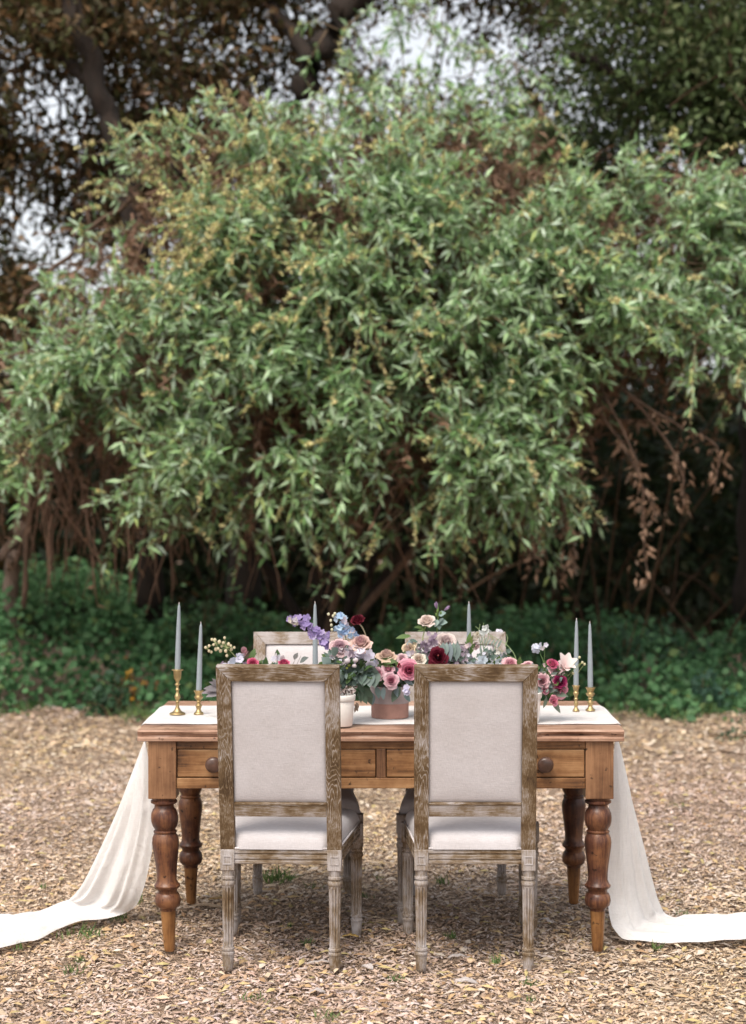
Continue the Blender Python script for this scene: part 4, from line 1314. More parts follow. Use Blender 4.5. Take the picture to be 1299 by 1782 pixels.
def candle(p, H, length, lean, label, r0=0.0102):
    t = empty('taper_candle', (p[0], p[1], p[2] + H - 0.016), 0, label, 'candle', 'grey-blue taper candles')
    Lc = length + 0.016
    pr = [(0.0, r0), (Lc * 0.3, r0 * 0.95), (Lc * 0.6, r0 * 0.80), (Lc * 0.85, r0 * 0.60), (Lc * 0.955, r0 * 0.46), (Lc * 0.985, r0 * 0.30), (Lc, r0 * 0.10)]
    bm = bm_lathe(smooth_profile(pr, 4), 20)
    for v in bm.verts:
        k = v.co.z / Lc
        v.co.x += lean * k
    from_bm('wax', bm, M['candle'], t, True)
    bm = bm_lathe([(Lc - 0.003, 0.0016), (Lc + 0.003, 0.0010), (Lc + 0.007, 0.0006)], 8)
    for v in bm.verts:
        v.co.x += lean
    from_bm('wick', bm, M['wick'], t, True)


p, H = candlestick(309, 1243, 'tall', 'tallest brass candlestick with a wide round foot at the far left')
candle(p, H, 0.236, 0.006, 'grey-blue taper in the tall brass candlestick, leftmost candle')
p, H = candlestick(346, 1243, 'short', 'short brass candlestick second from the left')
candle(p, H, 0.242, 0.008, 'grey-blue taper second from the left, beside the cream bud spray')
p, H = candlestick(549, 1238, 'tall', 'brass candlestick hidden behind the near left chair back')
candle(p, H, 0.234, -0.001, 'grey-blue taper rising between the lilac flower spike and the far left chair')
p, H = candlestick(817, 1238, 'tall', 'brass candlestick hidden behind the near right chair back')
candle(p, H, 0.234, -0.001, 'grey-blue taper standing in front of the far right chair')
p, H = candlestick(1003, 1238, 'slim', 'slim narrow-footed brass candlestick second from the right')
candle(p, H, 0.240, 0.002, 'grey-blue taper second from the right, beside the pink lily', r0=0.0098)
p, H = candlestick(1028, 1237, 'short', 'short fluted-cup brass candlestick at the far right of the table')
candle(p, H, 0.236, -0.002, 'grey-blue taper at the far right end of the table', r0=0.0100)


# ================================================================ flowers
def orient(V, d, c):
    q = Vector(d).normalized().to_track_quat('Z', 'Y').to_matrix()
    return V @ np.array(q).T + np.array(c)


def rose(name, parent, c, d, rad, outer, inner, seed, layers=6, tight=0.0, hgt=1.0):
    """spiral of cupped petals round a closed heart, outer ones rolled back at the rim"""
    rad = rad * 1.24
    outer = tuple(min(0.88, x * 1.14 + 0.03) for x in outer) if max(outer) > 0.5 else outer
    r = np.random.RandomState(seed)
    Vs, Fs, Cs = [], [], []
    off = 0
    nu, nvv = 7, 7
    ntot = {2: 5, 3: 8, 4: 12, 5: 19, 6: 24, 7: 30, 8: 36}.get(layers, 22)
    ga = 2.39996
    for k in range(ntot):
        f = (k + 0.5) / ntot                       # 0 heart .. 1 outside
        phi0 = k * ga + r.normal(0, 0.12)
        hw = (1.25 - 0.50 * f) * r.uniform(0.9, 1.1)
        u = np.linspace(-1, 1, nu)[None, :]
        v = np.linspace(0, 1, nvv)[:, None]
        Rk = rad * (0.10 + 0.66 * f ** 0.85) * r.uniform(0.95, 1.06)
        op = (f ** 1.6) * (1 - tight)
        shape = np.clip(np.sin(math.pi * (0.18 + 0.70 * v)), 0, 1) ** 0.6
        ph = phi0 + u * hw * shape
        # cup: swells, then leans in at the heart or rolls out at the rim
        rr = Rk * (0.30 + 0.70 * np.sin(np.clip(v * 1.15, 0, 1) * math.pi / 2)) * (1 - 0.40 * (1 - f) ** 2 * v ** 2)
        rr = rr + rad * 0.34 * op * v ** 4 + rad * 0.03 * np.sin(u * 5 + phi0 * 3) * v * f
        tip = 0.62 - 0.62 * f * (1 - 0.55 * tight)       # rim height falls towards the outside
        z = rad * hgt * (-0.45 + (tip + 0.45) * v ** 0.85) - rad * 0.20 * op * v ** 6
        z = z - rad * 0.12 * (np.abs(u) ** 3) * v
        P = np.stack([rr * np.cos(ph), rr * np.sin(ph), z * np.ones_like(ph)], -1).reshape(-1, 3)
        Vs.append(P)
        id_ = np.arange(nu * nvv).reshape(nvv, nu) + off
        Fs.append(np.stack([id_[:-1, :-1], id_[:-1, 1:], id_[1:, 1:], id_[1:, :-1]], -1).reshape(-1, 4))
        off += nu * nvv
        cc = np.array(inner) * (1 - f) ** 1.3 + np.array(outer) * (1 - (1 - f) ** 1.3)
        g_ = (0.62 + 0.46 * v ** 2) * np.ones_like(ph)      # deeper base, paler rim; shade between petals is put into the colour too
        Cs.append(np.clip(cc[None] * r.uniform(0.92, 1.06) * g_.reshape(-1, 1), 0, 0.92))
    V = orient(np.concatenate(Vs), d, c)
    return raw(name, V, [np.concatenate(Fs)], M['petal'], parent, cols=np.concatenate(Cs))


def floret_geo(c, d, rad, r, npet=5, cup=0.25):
    """one small open flower: npet broad petals"""
    V, F = [], []
    for j in range(npet):
        a = 2 * math.pi * j / npet + r.normal(0, 0.1)
        ca, sa = math.cos(a), math.sin(a)
        w_ = rad * 0.50
        pts = [(0, 0, 0), (0.5 * rad, w_, cup * rad * 0.6), (rad, w_ * 0.55, cup * rad * r.uniform(0.6, 1.6)), (rad, -w_ * 0.55, cup * rad * r.uniform(0.6, 1.6)), (0.5 * rad, -w_, cup * rad * 0.6)]
        b_ = len(V)
        for x, y, z in pts:
            V.append((x * ca - y * sa, x * sa + y * ca, z))
        F.append([b_, b_ + 1, b_ + 2]); F.append([b_, b_ + 2, b_ + 3]); F.append([b_, b_ + 3, b_ + 4])
    return orient(np.array(V), d, c), np.array(F)


def cluster(name, parent, pts, rad, cols, seed, npet=5, spread=0.0, per=1, cup=0.3):
    r = np.random.RandomState(seed)
    Vs, Fs, Cs, off = [], [], [], 0
    for p in pts:
        for k in range(per):
            q = np.array(p) + r.normal(0, 1, 3) * spread
            d = nrm(np.array([r.normal(0, .6), -0.8, r.normal(0.25, .5)]))
            V, F = floret_geo(q, d, rad * r.uniform(0.75, 1.2), r, npet, cup)
            c = np.array(cols[r.randint(len(cols))]) * r.uniform(0.88, 1.1)
            Vs.append(V); Fs.append(F + off); Cs.append(np.repeat(c[None], len(V), 0)); off += len(V)
    return raw(name, np.concatenate(Vs), [np.concatenate(Fs)], M['petal'], parent, cols=np.concatenate(Cs))


def beads(name, parent, pts, rads, cols, elong=1.0):
    Vs, Fs, Cs, off = [], [], [], 0
    bm = bmesh.new(); bmesh.ops.create_icosphere(bm, subdivisions=2, radius=1.0)
    bv = np.array([v.co[:] for v in bm.verts]); bf = np.array([[v.index for v in f.verts] for f in bm.faces]); bm.free()
    for i, p in enumerate(pts):
        Vs.append(bv * rads[i] * np.array([1, 1, elong]) + np.array(p)); Fs.append(bf + off); off += len(bv)
        Cs.append(np.repeat(np.array(cols[i % len(cols)])[None], len(bv), 0))
    return raw(name, np.concatenate(Vs), [np.concatenate(Fs)], M['petal'], parent, cols=np.concatenate(Cs))


def stem(parent, pts, r0=0.0022, r1=0.0014, c=(0.12, 0.19, 0.07), name='stem'):
    C = catmull(pts, 6)
    V, F = tubes(C[None], np.linspace(r0, r1, len(C))[None], 6)
    return raw(name, V, F, M['twig'], parent, cols=np.full((len(V), 3), c))


def leaves(parent, items, cols, seed, name='leaf', wr=0.5):
    """each entry (base, tip): every leaf a child of its own"""
    r = np.random.RandomState(seed)
    for i, (a, b_) in enumerate(items):
        a = np.array(a); b_ = np.array(b_)
        L = np.linalg.norm(b_ - a)
        # finer blade with a fold along the rib
        d = (b_ - a) / L
        n0 = nrm(np.array([r.normal(0, .35), -0.75, 0.55 + r.normal(0, .3)]))
        s = nrm(np.cross(d, n0)); n0 = np.cross(s, d)
        V, F = [], []
        m_ = 7
        wds = [0.02, .28, .44, .5, .42, .24, .01]
        for k in range(m_):
            t_ = k / (m_ - 1)
            ctr = a + d * L * t_ - n0 * L * 0.18 * t_ * t_
            wv_ = L * wr * wds[k]
            V += [ctr + s * wv_ + n0 * wv_ * 0.25, ctr, ctr - s * wv_ + n0 * wv_ * 0.25]
        for k in range(m_ - 1):
            q = k * 3
            F += [(q, q + 1, q + 4, q + 3), (q + 1, q + 2, q + 5, q + 4)]
        c = np.array(cols[r.randint(len(cols))]) * r.uniform(0.85, 1.15)
        raw(name, np.array(V), [np.array(F)], M['leafy'], parent, cols=np.full((len(V), 3), c))


def foliage(name, parent, c, rad, n, cols, seed, leaf=(0.02, 0.04), wr=0.6):
    r = np.random.RandomState(seed)
    dd = rand_dirs(n, r)
    q = np.array(c) + dd * np.array(rad) * (r.rand(n, 1) ** 0.45)
    L = r.uniform(*leaf, n)
    V, F = oval_geo(q, nrm(dd + rand_dirs(n, r) * 0.8 + np.array([0, -0.2, -0.1])), nrm(rand_dirs(n, r) * 0.7 + np.array([0, -0.5, 0.8])), L, L * wr)
    cc = np.array(cols)[r.randint(0, len(cols), n)] * r.uniform(0.75, 1.2, (n, 1))
    return tag(raw(name, V, [F], M['leafy'], parent, cols=np.repeat(cc, 8, 0)), kind='stuff')


EUC = [(0.17, 0.225, 0.19), (0.13, 0.19, 0.155), (0.20, 0.255, 0.235)]
GRN = [(0.075, 0.125, 0.040), (0.055, 0.10, 0.035), (0.10, 0.16, 0.05)]
LIL = [(0.40, 0.31, 0.55), (0.48, 0.40, 0.60), (0.34, 0.26, 0.50)]
BLU = [(0.42, 0.56, 0.72), (0.50, 0.62, 0.74), (0.36, 0.48, 0.68)]
MAU = [(0.42, 0.33, 0.40), (0.36, 0.27, 0.36), (0.50, 0.42, 0.46)]
WHT = [(0.72, 0.66, 0.66), (0.66, 0.64, 0.72), (0.75, 0.71, 0.66)]
ROSE_M = ((0.70, 0.47, 0.45), (0.55, 0.30, 0.36))
ROSE_P = ((0.84, 0.52, 0.56), (0.70, 0.22, 0.34))
ROSE_B = ((0.78, 0.60, 0.54), (0.74, 0.50, 0.46))
HOT = ((0.66, 0.13, 0.24), (0.50, 0.06, 0.15))
BURG = ((0.16, 0.012, 0.03), (0.07, 0.006, 0.015))


class Arr:
    def __init__(self, px, py, D, label):
        p = at(px, py, D); p[2] = 0.776
        self.o = p
        self.root = empty('flower_arrangement', p, 0, label, 'flowers', 'potted flower arrangements')

    def P(self, px, py, D):
        return at(px, py, D) - self.o


def pot(A, r_top, r_bot, h, mat, rim=True, band=None, sx=1.0):
    if band:
        pr = [(0.0, r_bot), (0.002, r_bot * 1.01), (h * 0.45, r_bot + (r_top - r_bot) * 0.3), (h * 0.47, r_bot + (r_top - r_bot) * 0.28)]
        o = from_bm('pot', bm_lathe(pr, 40), mat, A.root, True, 40)
        pr = [(h * 0.47, r_top * 0.985), (h * 0.485, r_top), (h * 0.97, r_top * 1.015), (h, r_top * 0.99), (h, r_top * 0.90), (h * 0.9, r_top * 0.88)]
        from_bm('collar', bm_lathe(pr, 40), band, A.root, True, 40)
    else:
        pr = [(0.0, r_bot * 0.96), (0.003, r_bot), (h * 0.80, r_top * 0.96), (h * 0.81, r_top * 0.95)]
        from_bm('pot', bm_lathe(pr, 40), mat, A.root, True, 40)
        pr = [(h * 0.81, r_top * 1.0), (h * 0.82, r_top * 1.015), (h * 0.985, r_top * 1.05), (h, r_top * 1.03), (h, r_top * 0.93), (h * 0.9, r_top * 0.9)]
        from_bm('rim', bm_lathe(pr, 40), mat, A.root, True, 40)
    from_bm('soil', bm_lathe([(h * 0.88, r_top * 0.9), (h * 0.90, r_top * 0.88)], 24), M['soil'], A.root)


def filler(A, c, rad, n, cols, seed, size=0.009, name='filler_blossom'):
    r = np.random.RandomState(seed)
    pts = np.array(c) + rand_dirs(n, r) * np.array(rad) * (r.rand(n, 1) ** 0.4)
    return cluster(name, A.root, pts, size, cols, seed + 1, per=2, spread=0.005)


# --- left arrangement, mostly behind the near left chair
A = Arr(440, 1247, 6.42, 'loose spray of cream buds, blue and hot pink flowers left of the near left chair')
pot(A, 0.055, 0.045, 0.12, M['white_pot'])
P = A.P
foliage('foliage', A.root, P(445, 1178, 6.42), (0.09, 0.06, 0.05), 150, GRN + EUC, 101)
r = np.random.RandomState(5)
main = [P(432, 1180, 6.4), P(415, 1150, 6.38), P(395, 1128, 6.36), P(375, 1120, 6.36), P(360, 1130, 6.36)]
stem(A.root, main, 0.002, 0.001, (0.30, 0.33, 0.16))
bp_ = []
for (x, y) in ((358, 1127), (364, 1133), (369, 1113), (372, 1122), (368, 1135), (376, 1130), (382, 1117), (380, 1129), (386, 1125), (391, 1110), (393, 1133), (398, 1121), (402, 1124), (403, 1130), (408, 1127), (395, 1141), (389, 1119), (374, 1114), (364, 1124), (384, 1133)):
    q = P(x, y, 6.36 + r.normal(0, .012)); bp_.append(q)
    m0 = min(main, key=lambda a_: np.linalg.norm(a_ - q))
    stem(A.root, [m0, (m0 + q) / 2 + np.array([0, 0, .003]), q], 0.0009, 0.0007, (0.33, 0.36, 0.18), 'bud_stalk')
for q in bp_:
    beads('bud', A.root, [q], [r.uniform(0.0045, 0.0065)], [(0.72, 0.64, 0.46)], 1.15)
cluster('blue_flower', A.root, [P(412, 1148, 6.36), P(405, 1152, 6.36), P(418, 1142, 6.37)], 0.016, [(0.55, 0.60, 0.70), (0.62, 0.60, 0.70)], 6, per=2, spread=0.006)
cluster('lilac_flower', A.root, [P(398, 1156, 6.37), P(425, 1156, 6.37), P(390, 1158, 6.37)], 0.012, WHT + MAU, 7, per=2, spread=0.006)
rose('tulip', A.root, P(426, 1135, 6.38), (0.1, -0.6, 0.6), 0.018, (0.62, 0.36, 0.38), (0.5, 0.25, 0.3), 8, 3, 0.8, 1.6)
rose('ranunculus', A.root, P(440, 1154, 6.36), (0.1, -0.8, 0.4), 0.020, *HOT, 9, 6, 0.3)
rose('ranunculus', A.root, P(494, 1154, 6.38), (0.0, -0.5, 0.8), 0.021, *HOT, 10, 6, 0.4)
stem(A.root, [P(480, 1180, 6.4), P(482, 1160, 6.4), P(483, 1140, 6.4)])
cluster('white_blossom', A.root, [P(478, 1142, 6.39), P(486, 1144, 6.39)], 0.012, WHT, 11, per=2, spread=0.004)
leaves(A.root, [(P(483, 1150, 6.4), P(483, 1130, 6.4)), (P(465, 1165, 6.4), P(461, 1145, 6.38)), (P(437, 1150, 6.4), P(443, 1128, 6.4)), (P(432, 1145, 6.41), P(446, 1136, 6.4)), (P(470, 1165, 6.4), P(474, 1150, 6.38))], GRN, 12)
stem(A.root, [P(500, 1175, 6.4), P(512, 1152, 6.4), P(517, 1140, 6.4)], 0.0013, 0.0008, (0.16, 0.13, 0.11))
stem(A.root, [P(515, 1160, 6.4), P(520, 1150, 6.4), P(524, 1141, 6.4)], 0.0011, 0.0007, (0.16, 0.13, 0.11))
leaves(A.root, [(P(522, 1153, 6.4), P(535, 1143, 6.38)), (P(525, 1163, 6.4), P(533, 1157, 6.38)), (P(512, 1148, 6.4), P(518, 1136, 6.4))], [(0.13, 0.145, 0.135), (0.16, 0.155, 0.15)], 13, wr=0.65)
leaves(A.root, [(P(385, 1200, 6.40), P(357, 1196, 6.36)), (P(385, 1205, 6.40), P(360, 1210, 6.36)), (P(385, 1192, 6.40), P(366, 1188, 6.37)), (P(380, 1204, 6.40), P(352, 1203, 6.37)), (P(384, 1198, 6.40), P(372, 1182, 6.37))], [(0.27, 0.23, 0.25), (0.22, 0.20, 0.21)], 14, 'smoky_leaf', 0.4)

# --- white pot by the near left chair
A = Arr(592, 1262, 6.165, 'white flowerpot at the table edge with lilac and blue delphinium and a drooping burgundy bloom')
pot(A, 0.052, 0.043, 0.108, M['white_pot'])
P = A.P
foliage('foliage', A.root, P(600, 1165, 6.24), (0.085, 0.075, 0.055), 260, GRN + EUC, 111)
foliage('dark_filler', A.root, P(597, 1200, 6.16), (0.05, 0.03, 0.012), 80, [(0.10, 0.06, 0.05), (0.45, 0.36, 0.34), (0.12, 0.10, 0.06)], 112, (0.008, 0.016))
filler(A, P(604, 1142, 6.22), (0.075, 0.03, 0.035), 40, WHT + MAU + EUC, 901)
sp = [(506, 1078), (513, 1083), (520, 1076), (527, 1084), (528, 1091), (534, 1078), (537, 1087), (543, 1092), (541, 1100), (548, 1097), (551, 1105), (556, 1100), (556, 1110), (562, 1106), (565, 1114), (571, 1108), (570, 1118), (575, 1124), (569, 1126), (545, 1106), (560, 1117)]
stem(A.root, [P(600, 1150, 6.26), P(575, 1120, 6.26), P(545, 1098, 6.26), P(508, 1079, 6.26)])
cluster('delphinium', A.root, [P(x, y, 6.255) for x, y in sp], 0.0125, LIL, 113, per=2, spread=0.004)
cluster('delphinium_tip', A.root, [P(x, y, 6.25) for x, y in ((505, 1078), (510, 1084), (512, 1077), (517, 1083))], 0.010, [(0.66, 0.60, 0.50), (0.60, 0.55, 0.6)], 114, per=2, spread=0.003)
sp = [(585, 1080), (594, 1073), (602, 1077), (598, 1088), (589, 1092), (607, 1092), (614, 1097), (604, 1100), (611, 1105), (592, 1103), (597, 1097), (617, 1104)]
stem(A.root, [P(605, 1150, 6.26), P(602, 1110, 6.26), P(588, 1072, 6.26)])
cluster('delphinium', A.root, [P(x, y, 6.25) for x, y in sp], 0.013, BLU + [(0.68, 0.60, 0.66)], 115, per=2, spread=0.004)
for (x, y) in ((572, 1069), (580, 1072), (576, 1080), (578, 1096), (583, 1068), (577, 1088)):
    beads('bud', A.root, [P(x, y, 6.25)], [0.005], [(0.70, 0.66, 0.48)], 1.2)
stem(A.root, [P(640, 1140, 6.30), P(638, 1112, 6.28), P(632, 1094, 6.26), P(624, 1084, 6.25)], 0.0024, 0.0022, (0.46, 0.42, 0.27))
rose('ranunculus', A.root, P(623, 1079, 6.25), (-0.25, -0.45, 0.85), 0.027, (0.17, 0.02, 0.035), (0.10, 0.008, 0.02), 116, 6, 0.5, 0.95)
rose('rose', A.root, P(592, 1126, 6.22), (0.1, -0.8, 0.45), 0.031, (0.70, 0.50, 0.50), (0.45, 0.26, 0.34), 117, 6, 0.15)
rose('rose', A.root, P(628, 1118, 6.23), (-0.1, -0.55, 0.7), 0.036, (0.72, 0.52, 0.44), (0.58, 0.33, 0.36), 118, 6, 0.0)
cluster('white_blossom', A.root, [P(630, 1137, 6.2), P(622, 1140, 6.2), P(638, 1142, 6.2), P(646, 1148, 6.21)], 0.017, [(0.66, 0.62, 0.72), (0.72, 0.68, 0.74)], 119, per=2, spread=0.006)
cluster('lilac_blossom', A.root, [P(610, 1138, 6.2), P(614, 1144, 6.2), P(604, 1142, 6.2)], 0.012, MAU + LIL, 120, per=2, spread=0.005)
for (x, y, rr) in ((605, 1150, 0.011), (619, 1149, 0.0105), (617, 1159, 0.0085)):
    beads('pale_bud', A.root, [P(x, y, 6.18)], [rr], [(0.72, 0.64, 0.66)], 0.85)
beads('green_bud', A.root, [P(608, 1158, 6.19), P(604, 1163, 6.19)], [0.006, 0.005], [(0.45, 0.48, 0.12)])
leaves(A.root, [(P(640, 1160, 6.22), P(640, 1140, 6.2)), (P(636, 1160, 6.22), P(650, 1148, 6.2)), (P(632, 1168, 6.2), P(643, 1158, 6.18)), (P(628, 1165, 6.2), P(630, 1148, 6.18))], GRN, 121)
leaves(A.root, [(P(586, 1140, 6.2), P(580, 1128, 6.17)), (P(575, 1160, 6.2), P(562, 1144, 6.18)), (P(578, 1165, 6.2), P(560, 1158, 6.18))], EUC, 122, 'leaf', 0.8)
# rounded eucalyptus leaves in two ranks
its = []
for i in range(9):
    x = 592 + i * 7.5
    its.append((P(x + 1, 1168 + 2 * math.sin(i * 2.1), 6.22), P(x - 3 + (i % 3), 1192 + 3 * math.sin(i), 6.185)))
for i in range(8):
    x = 596 + i * 7.5
    its.append((P(x, 1176, 6.22), P(x + 5, 1162 - (i % 2) * 4, 6.19)))
leaves(A.root, its, EUC, 123, 'eucalyptus_leaf', 0.75)
leaves(A.root, [(P(625, 1200, 6.24), P(640, 1224, 6.22)), (P(630, 1196, 6.24), P(626, 1222, 6.22)), (P(634, 1195, 6.24), P(648, 1215, 6.22)), (P(622, 1190, 6.24), P(634, 1205, 6.22)), (P(640, 1200, 6.24), P(645, 1228, 6.24))], [(0.10, 0.15, 0.10), (0.13, 0.18, 0.13)], 124, 'hanging_leaf', 0.5)
leaves(A.root, [(P(618, 1225, 6.16), P(623, 1238, 6.15)), (P(621, 1228, 6.16), P(617, 1240, 6.15)), (P(620, 1222, 6.16), P(625, 1232, 6.15))], [(0.16, 0.11, 0.08)], 125, 'dry_leaf', 0.4)

# --- centre pot
A = Arr(679, 1247, 6.40, 'pinkish terracotta pot with a grey collar and three pink roses, centre of the table')
pot(A, 0.070, 0.0665, 0.112, M['terra'], band=M['grey_band'])
P = A.P
foliage('foliage', A.root, P(690, 1165, 6.40), (0.10, 0.07, 0.05), 240, GRN + EUC, 131)
filler(A, P(690, 1160, 6.36), (0.085, 0.03, 0.035), 36, WHT + MAU + EUC, 903)
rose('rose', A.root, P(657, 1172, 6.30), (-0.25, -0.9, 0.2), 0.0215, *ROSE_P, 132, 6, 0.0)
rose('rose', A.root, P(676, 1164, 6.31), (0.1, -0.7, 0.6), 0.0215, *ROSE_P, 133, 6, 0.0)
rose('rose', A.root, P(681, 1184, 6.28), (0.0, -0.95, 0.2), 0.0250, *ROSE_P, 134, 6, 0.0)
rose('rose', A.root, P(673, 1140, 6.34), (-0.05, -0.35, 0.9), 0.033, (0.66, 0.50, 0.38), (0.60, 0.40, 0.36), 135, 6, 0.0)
leaves(A.root, [(P(662, 1150, 6.32), P(690, 1150, 6.3)), (P(665, 1155, 6.32), P(684, 1158, 6.3)), (P(690, 1145, 6.34), P(692, 1160, 6.31))], GRN, 136)
rose('ranunculus', A.root, P(712, 1166, 6.30), (0.05, -0.9, 0.2), 0.034, (0.80, 0.36, 0.44), (0.62, 0.09, 0.22), 137, 8, 0.15)
leaves(A.root, [(P(655, 1195, 6.32), P(661, 1214, 6.29)), (P(668, 1196, 6.32), P(666, 1216, 6.29)), (P(690, 1192, 6.32), P(690, 1212, 6.29)), (P(697, 1195, 6.32), P(682, 1220, 6.29)), (P(703, 1208, 6.32), P(715, 1220, 6.30)), (P(702, 1180, 6.32), P(718, 1190, 6.30)), (P(646, 1204, 6.33), P(650, 1226, 6.31)), (P(640, 1200, 6.33), P(642, 1222, 6.31)), (P(690, 1170, 6.33), P(698, 1158, 6.31))], [(0.19, 0.25, 0.255), (0.14, 0.195, 0.18), (0.09, 0.13, 0.09)], 138, 'leaf', 0.5)
for x_, y_, s_, o_, i_ in ((641, 1148, .020, (0.80, 0.62, 0.58), (0.72, 0.48, 0.48)), (729, 1146, .022, (0.80, 0.68, 0.58), (0.76, 0.58, 0.48)), (700, 1145, .018, (0.78, 0.58, 0.58), (0.66, 0.38, 0.44)), (640, 1178, .018, (0.82, 0.62, 0.62), (0.74, 0.40, 0.46))):
    rose('small_rose', A.root, P(x_, y_, 6.33), (r.normal(0, .3), -0.8, 0.5), s_, o_, i_, int(x_), 5, 0.1)
cluster('white_blossom', A.root, [P(706, 1203, 6.29), P(711, 1199, 6.29)], 0.014, [(0.66, 0.64, 0.78)], 139, per=2, spread=0.004)
rose('small_bud', A.root, P(695, 1158, 6.30), (0, -0.8, 0.4), 0.009, (0.35, 0.05, 0.06), (0.3, 0.03, 0.05), 140, 3, 0.6)
cluster('blue_blossom', A.root, [P(653, 1155, 6.33), P(650, 1148, 6.33)], 0.014, [(0.5, 0.58, 0.72), (0.66, 0.64, 0.74)], 141, per=2, spread=0.004)

# --- tall arrangement behind the near right chair
A = Arr(770, 1240, 6.50, 'tall airy arrangement with a burgundy ranunculus and a blush rose behind the near right chair')
pot(A, 0.062, 0.052, 0.12, M['white_pot'])
P = A.P
foliage('foliage', A.root, P(770, 1165, 6.46), (0.13, 0.08, 0.06), 300, GRN + EUC, 151)
foliage('grey_filler', A.root, P(765, 1140, 6.46), (0.12, 0.05, 0.05), 260, EUC + MAU, 152, (0.012, 0.026))
filler(A, P(770, 1140, 6.44), (0.13, 0.03, 0.045), 60, WHT + MAU + EUC + [(0.62, 0.5, 0.5)], 905)
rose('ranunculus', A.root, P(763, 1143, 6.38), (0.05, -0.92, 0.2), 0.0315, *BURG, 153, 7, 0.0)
beads('flower_eye', A.root, [P(763, 1141, 6.36)], [0.0035], [(0.30, 0.06, 0.06)])
stem(A.root, [P(738, 1130, 6.44), P(736, 1112, 6.44), P(741, 1090, 6.44)], 0.0025, 0.002, (0.30, 0.36, 0.15))
rose('rose', A.root, P(743, 1080, 6.44), (-0.1, -0.55, 0.75), 0.029, (0.80, 0.62, 0.56), (0.82, 0.66, 0.58), 154, 5, 0.25)
leaves(A.root, [(P(738, 1093, 6.44), P(722, 1090, 6.42)), (P(742, 1094, 6.44), P(728, 1097, 6.42)), (P(716, 1107, 6.46), P(690, 1108, 6.44))], GRN, 155, 'leaf', 0.38)
stem(A.root, [P(758, 1140, 6.46), P(761, 1095, 6.46), P(763, 1066, 6.46), P(762, 1050, 6.46)], 0.0028, 0.0016, (0.18, 0.26, 0.09))
for (x, y, d_) in ((760, 1054, (-.15, -.1, 1)), (778, 1059, (0.8, -0.2, 0.6))):
    rose('freesia_bud', A.root, P(x, y, 6.46), d_, 0.009, (0.48, 0.34, 0.50), (0.40, 0.28, 0.46), 156, 2, 0.9, 2.4)
beads('green_bud', A.root, [P(762, 1064, 6.455), P(768, 1067, 6.455), P(760, 1070, 6.455)], [0.005, 0.0045, 0.005], [(0.16, 0.24, 0.07)], 1.7)
leaves(A.root, [(P(763, 1086, 6.46), P(770, 1075, 6.44)), (P(763, 1084, 6.46), P(778, 1082, 6.44)), (P(762, 1082, 6.46), P(766, 1095, 6.44)), (P(762, 1078, 6.46), P(757, 1090, 6.44)), (P(763, 1070, 6.46), P(775, 1066, 6.44))], EUC + [(0.22, 0.30, 0.27)], 157, 'leaf', 0.7)
rose('rose', A.root, P(712, 1130, 6.42), (-0.3, -0.6, 0.6), 0.030, (0.74, 0.60, 0.40), (0.66, 0.48, 0.42), 158, 4, 0.1, 1.2)
rose('rose', A.root, P(777, 1116, 6.44), (0.1, -0.7, 0.5), 0.036, (0.74, 0.62, 0.57), (0.66, 0.52, 0.52), 159, 5, 0.0)
cluster('mauve_filler', A.root, [P(738 + 9 * (i % 3), 1112 + 7 * (i // 3), 6.42) for i in range(9)], 0.009, MAU, 160, per=4, spread=0.010)
cluster('mauve_filler', A.root, [P(782 + 9 * (i % 4), 1148 + 7 * (i // 4), 6.42) for i in range(8)], 0.008, MAU + EUC, 161, per=4, spread=0.010)
cluster('lilac_filler', A.root, [P(708 + 7 * (i % 3), 1140 + 6 * (i // 3), 6.40) for i in range(6)], 0.010, WHT + MAU, 162, per=3, spread=0.008)
its = [(P(772 + i * 6, 1118, 6.40), P(768 + i * 7, 1150 - (i % 2) * 8, 6.38)) for i in range(5)] + [(P(730, 1140, 6.42), P(722, 1150, 6.4)), (P(722, 1112, 6.44), P(708, 1122, 6.42)), (P(748, 1138, 6.42), P(738, 1152, 6.4)), (P(728, 1118, 6.44), P(714, 1112, 6.42)), (P(752, 1150, 6.40), P(738, 1157, 6.38))]
leaves(A.root, its, EUC + [(0.26, 0.31, 0.33)], 163, 'leaf', 0.42)

# --- wispy arrangement between the right chair and the far right chair
A = Arr(850, 1240, 6.52, 'wispy ferny arrangement with cream and pale blue flowers in front of the far right chair')
pot(A, 0.055, 0.045, 0.12, M['white_pot'])
P = A.P
foliage('foliage', A.root, P(850, 1172, 6.5), (0.10, 0.06, 0.04), 200, GRN + EUC, 171)
filler(A, P(850, 1145, 6.46), (0.10, 0.03, 0.035), 30, WHT + EUC, 907)
rose('cream_flower', A.root, P(828, 1108, 6.46), (0.4, -0.5, 0.7), 0.018, (0.76, 0.68, 0.60), (0.74, 0.66, 0.5), 172, 3, 0.6, 2.0)
rose('pale_pink_flower', A.root, P(829, 1124, 6.46), (0.1, -0.7, -0.1), 0.015, (0.72, 0.55, 0.56), (0.7, 0.5, 0.5), 173, 3, 0.4, 1.4)
leaves(A.root, [(P(815, 1130, 6.47), P(824, 1107, 6.45)), (P(814, 1126, 6.47), P(818, 1100, 6.46)), (P(818, 1140, 6.47), P(826, 1118, 6.45)), (P(816, 1138, 6.47), P(812, 1116, 6.46))], [(0.20, 0.26, 0.08), (0.10, 0.17, 0.05)], 174, 'leaf', 0.3)
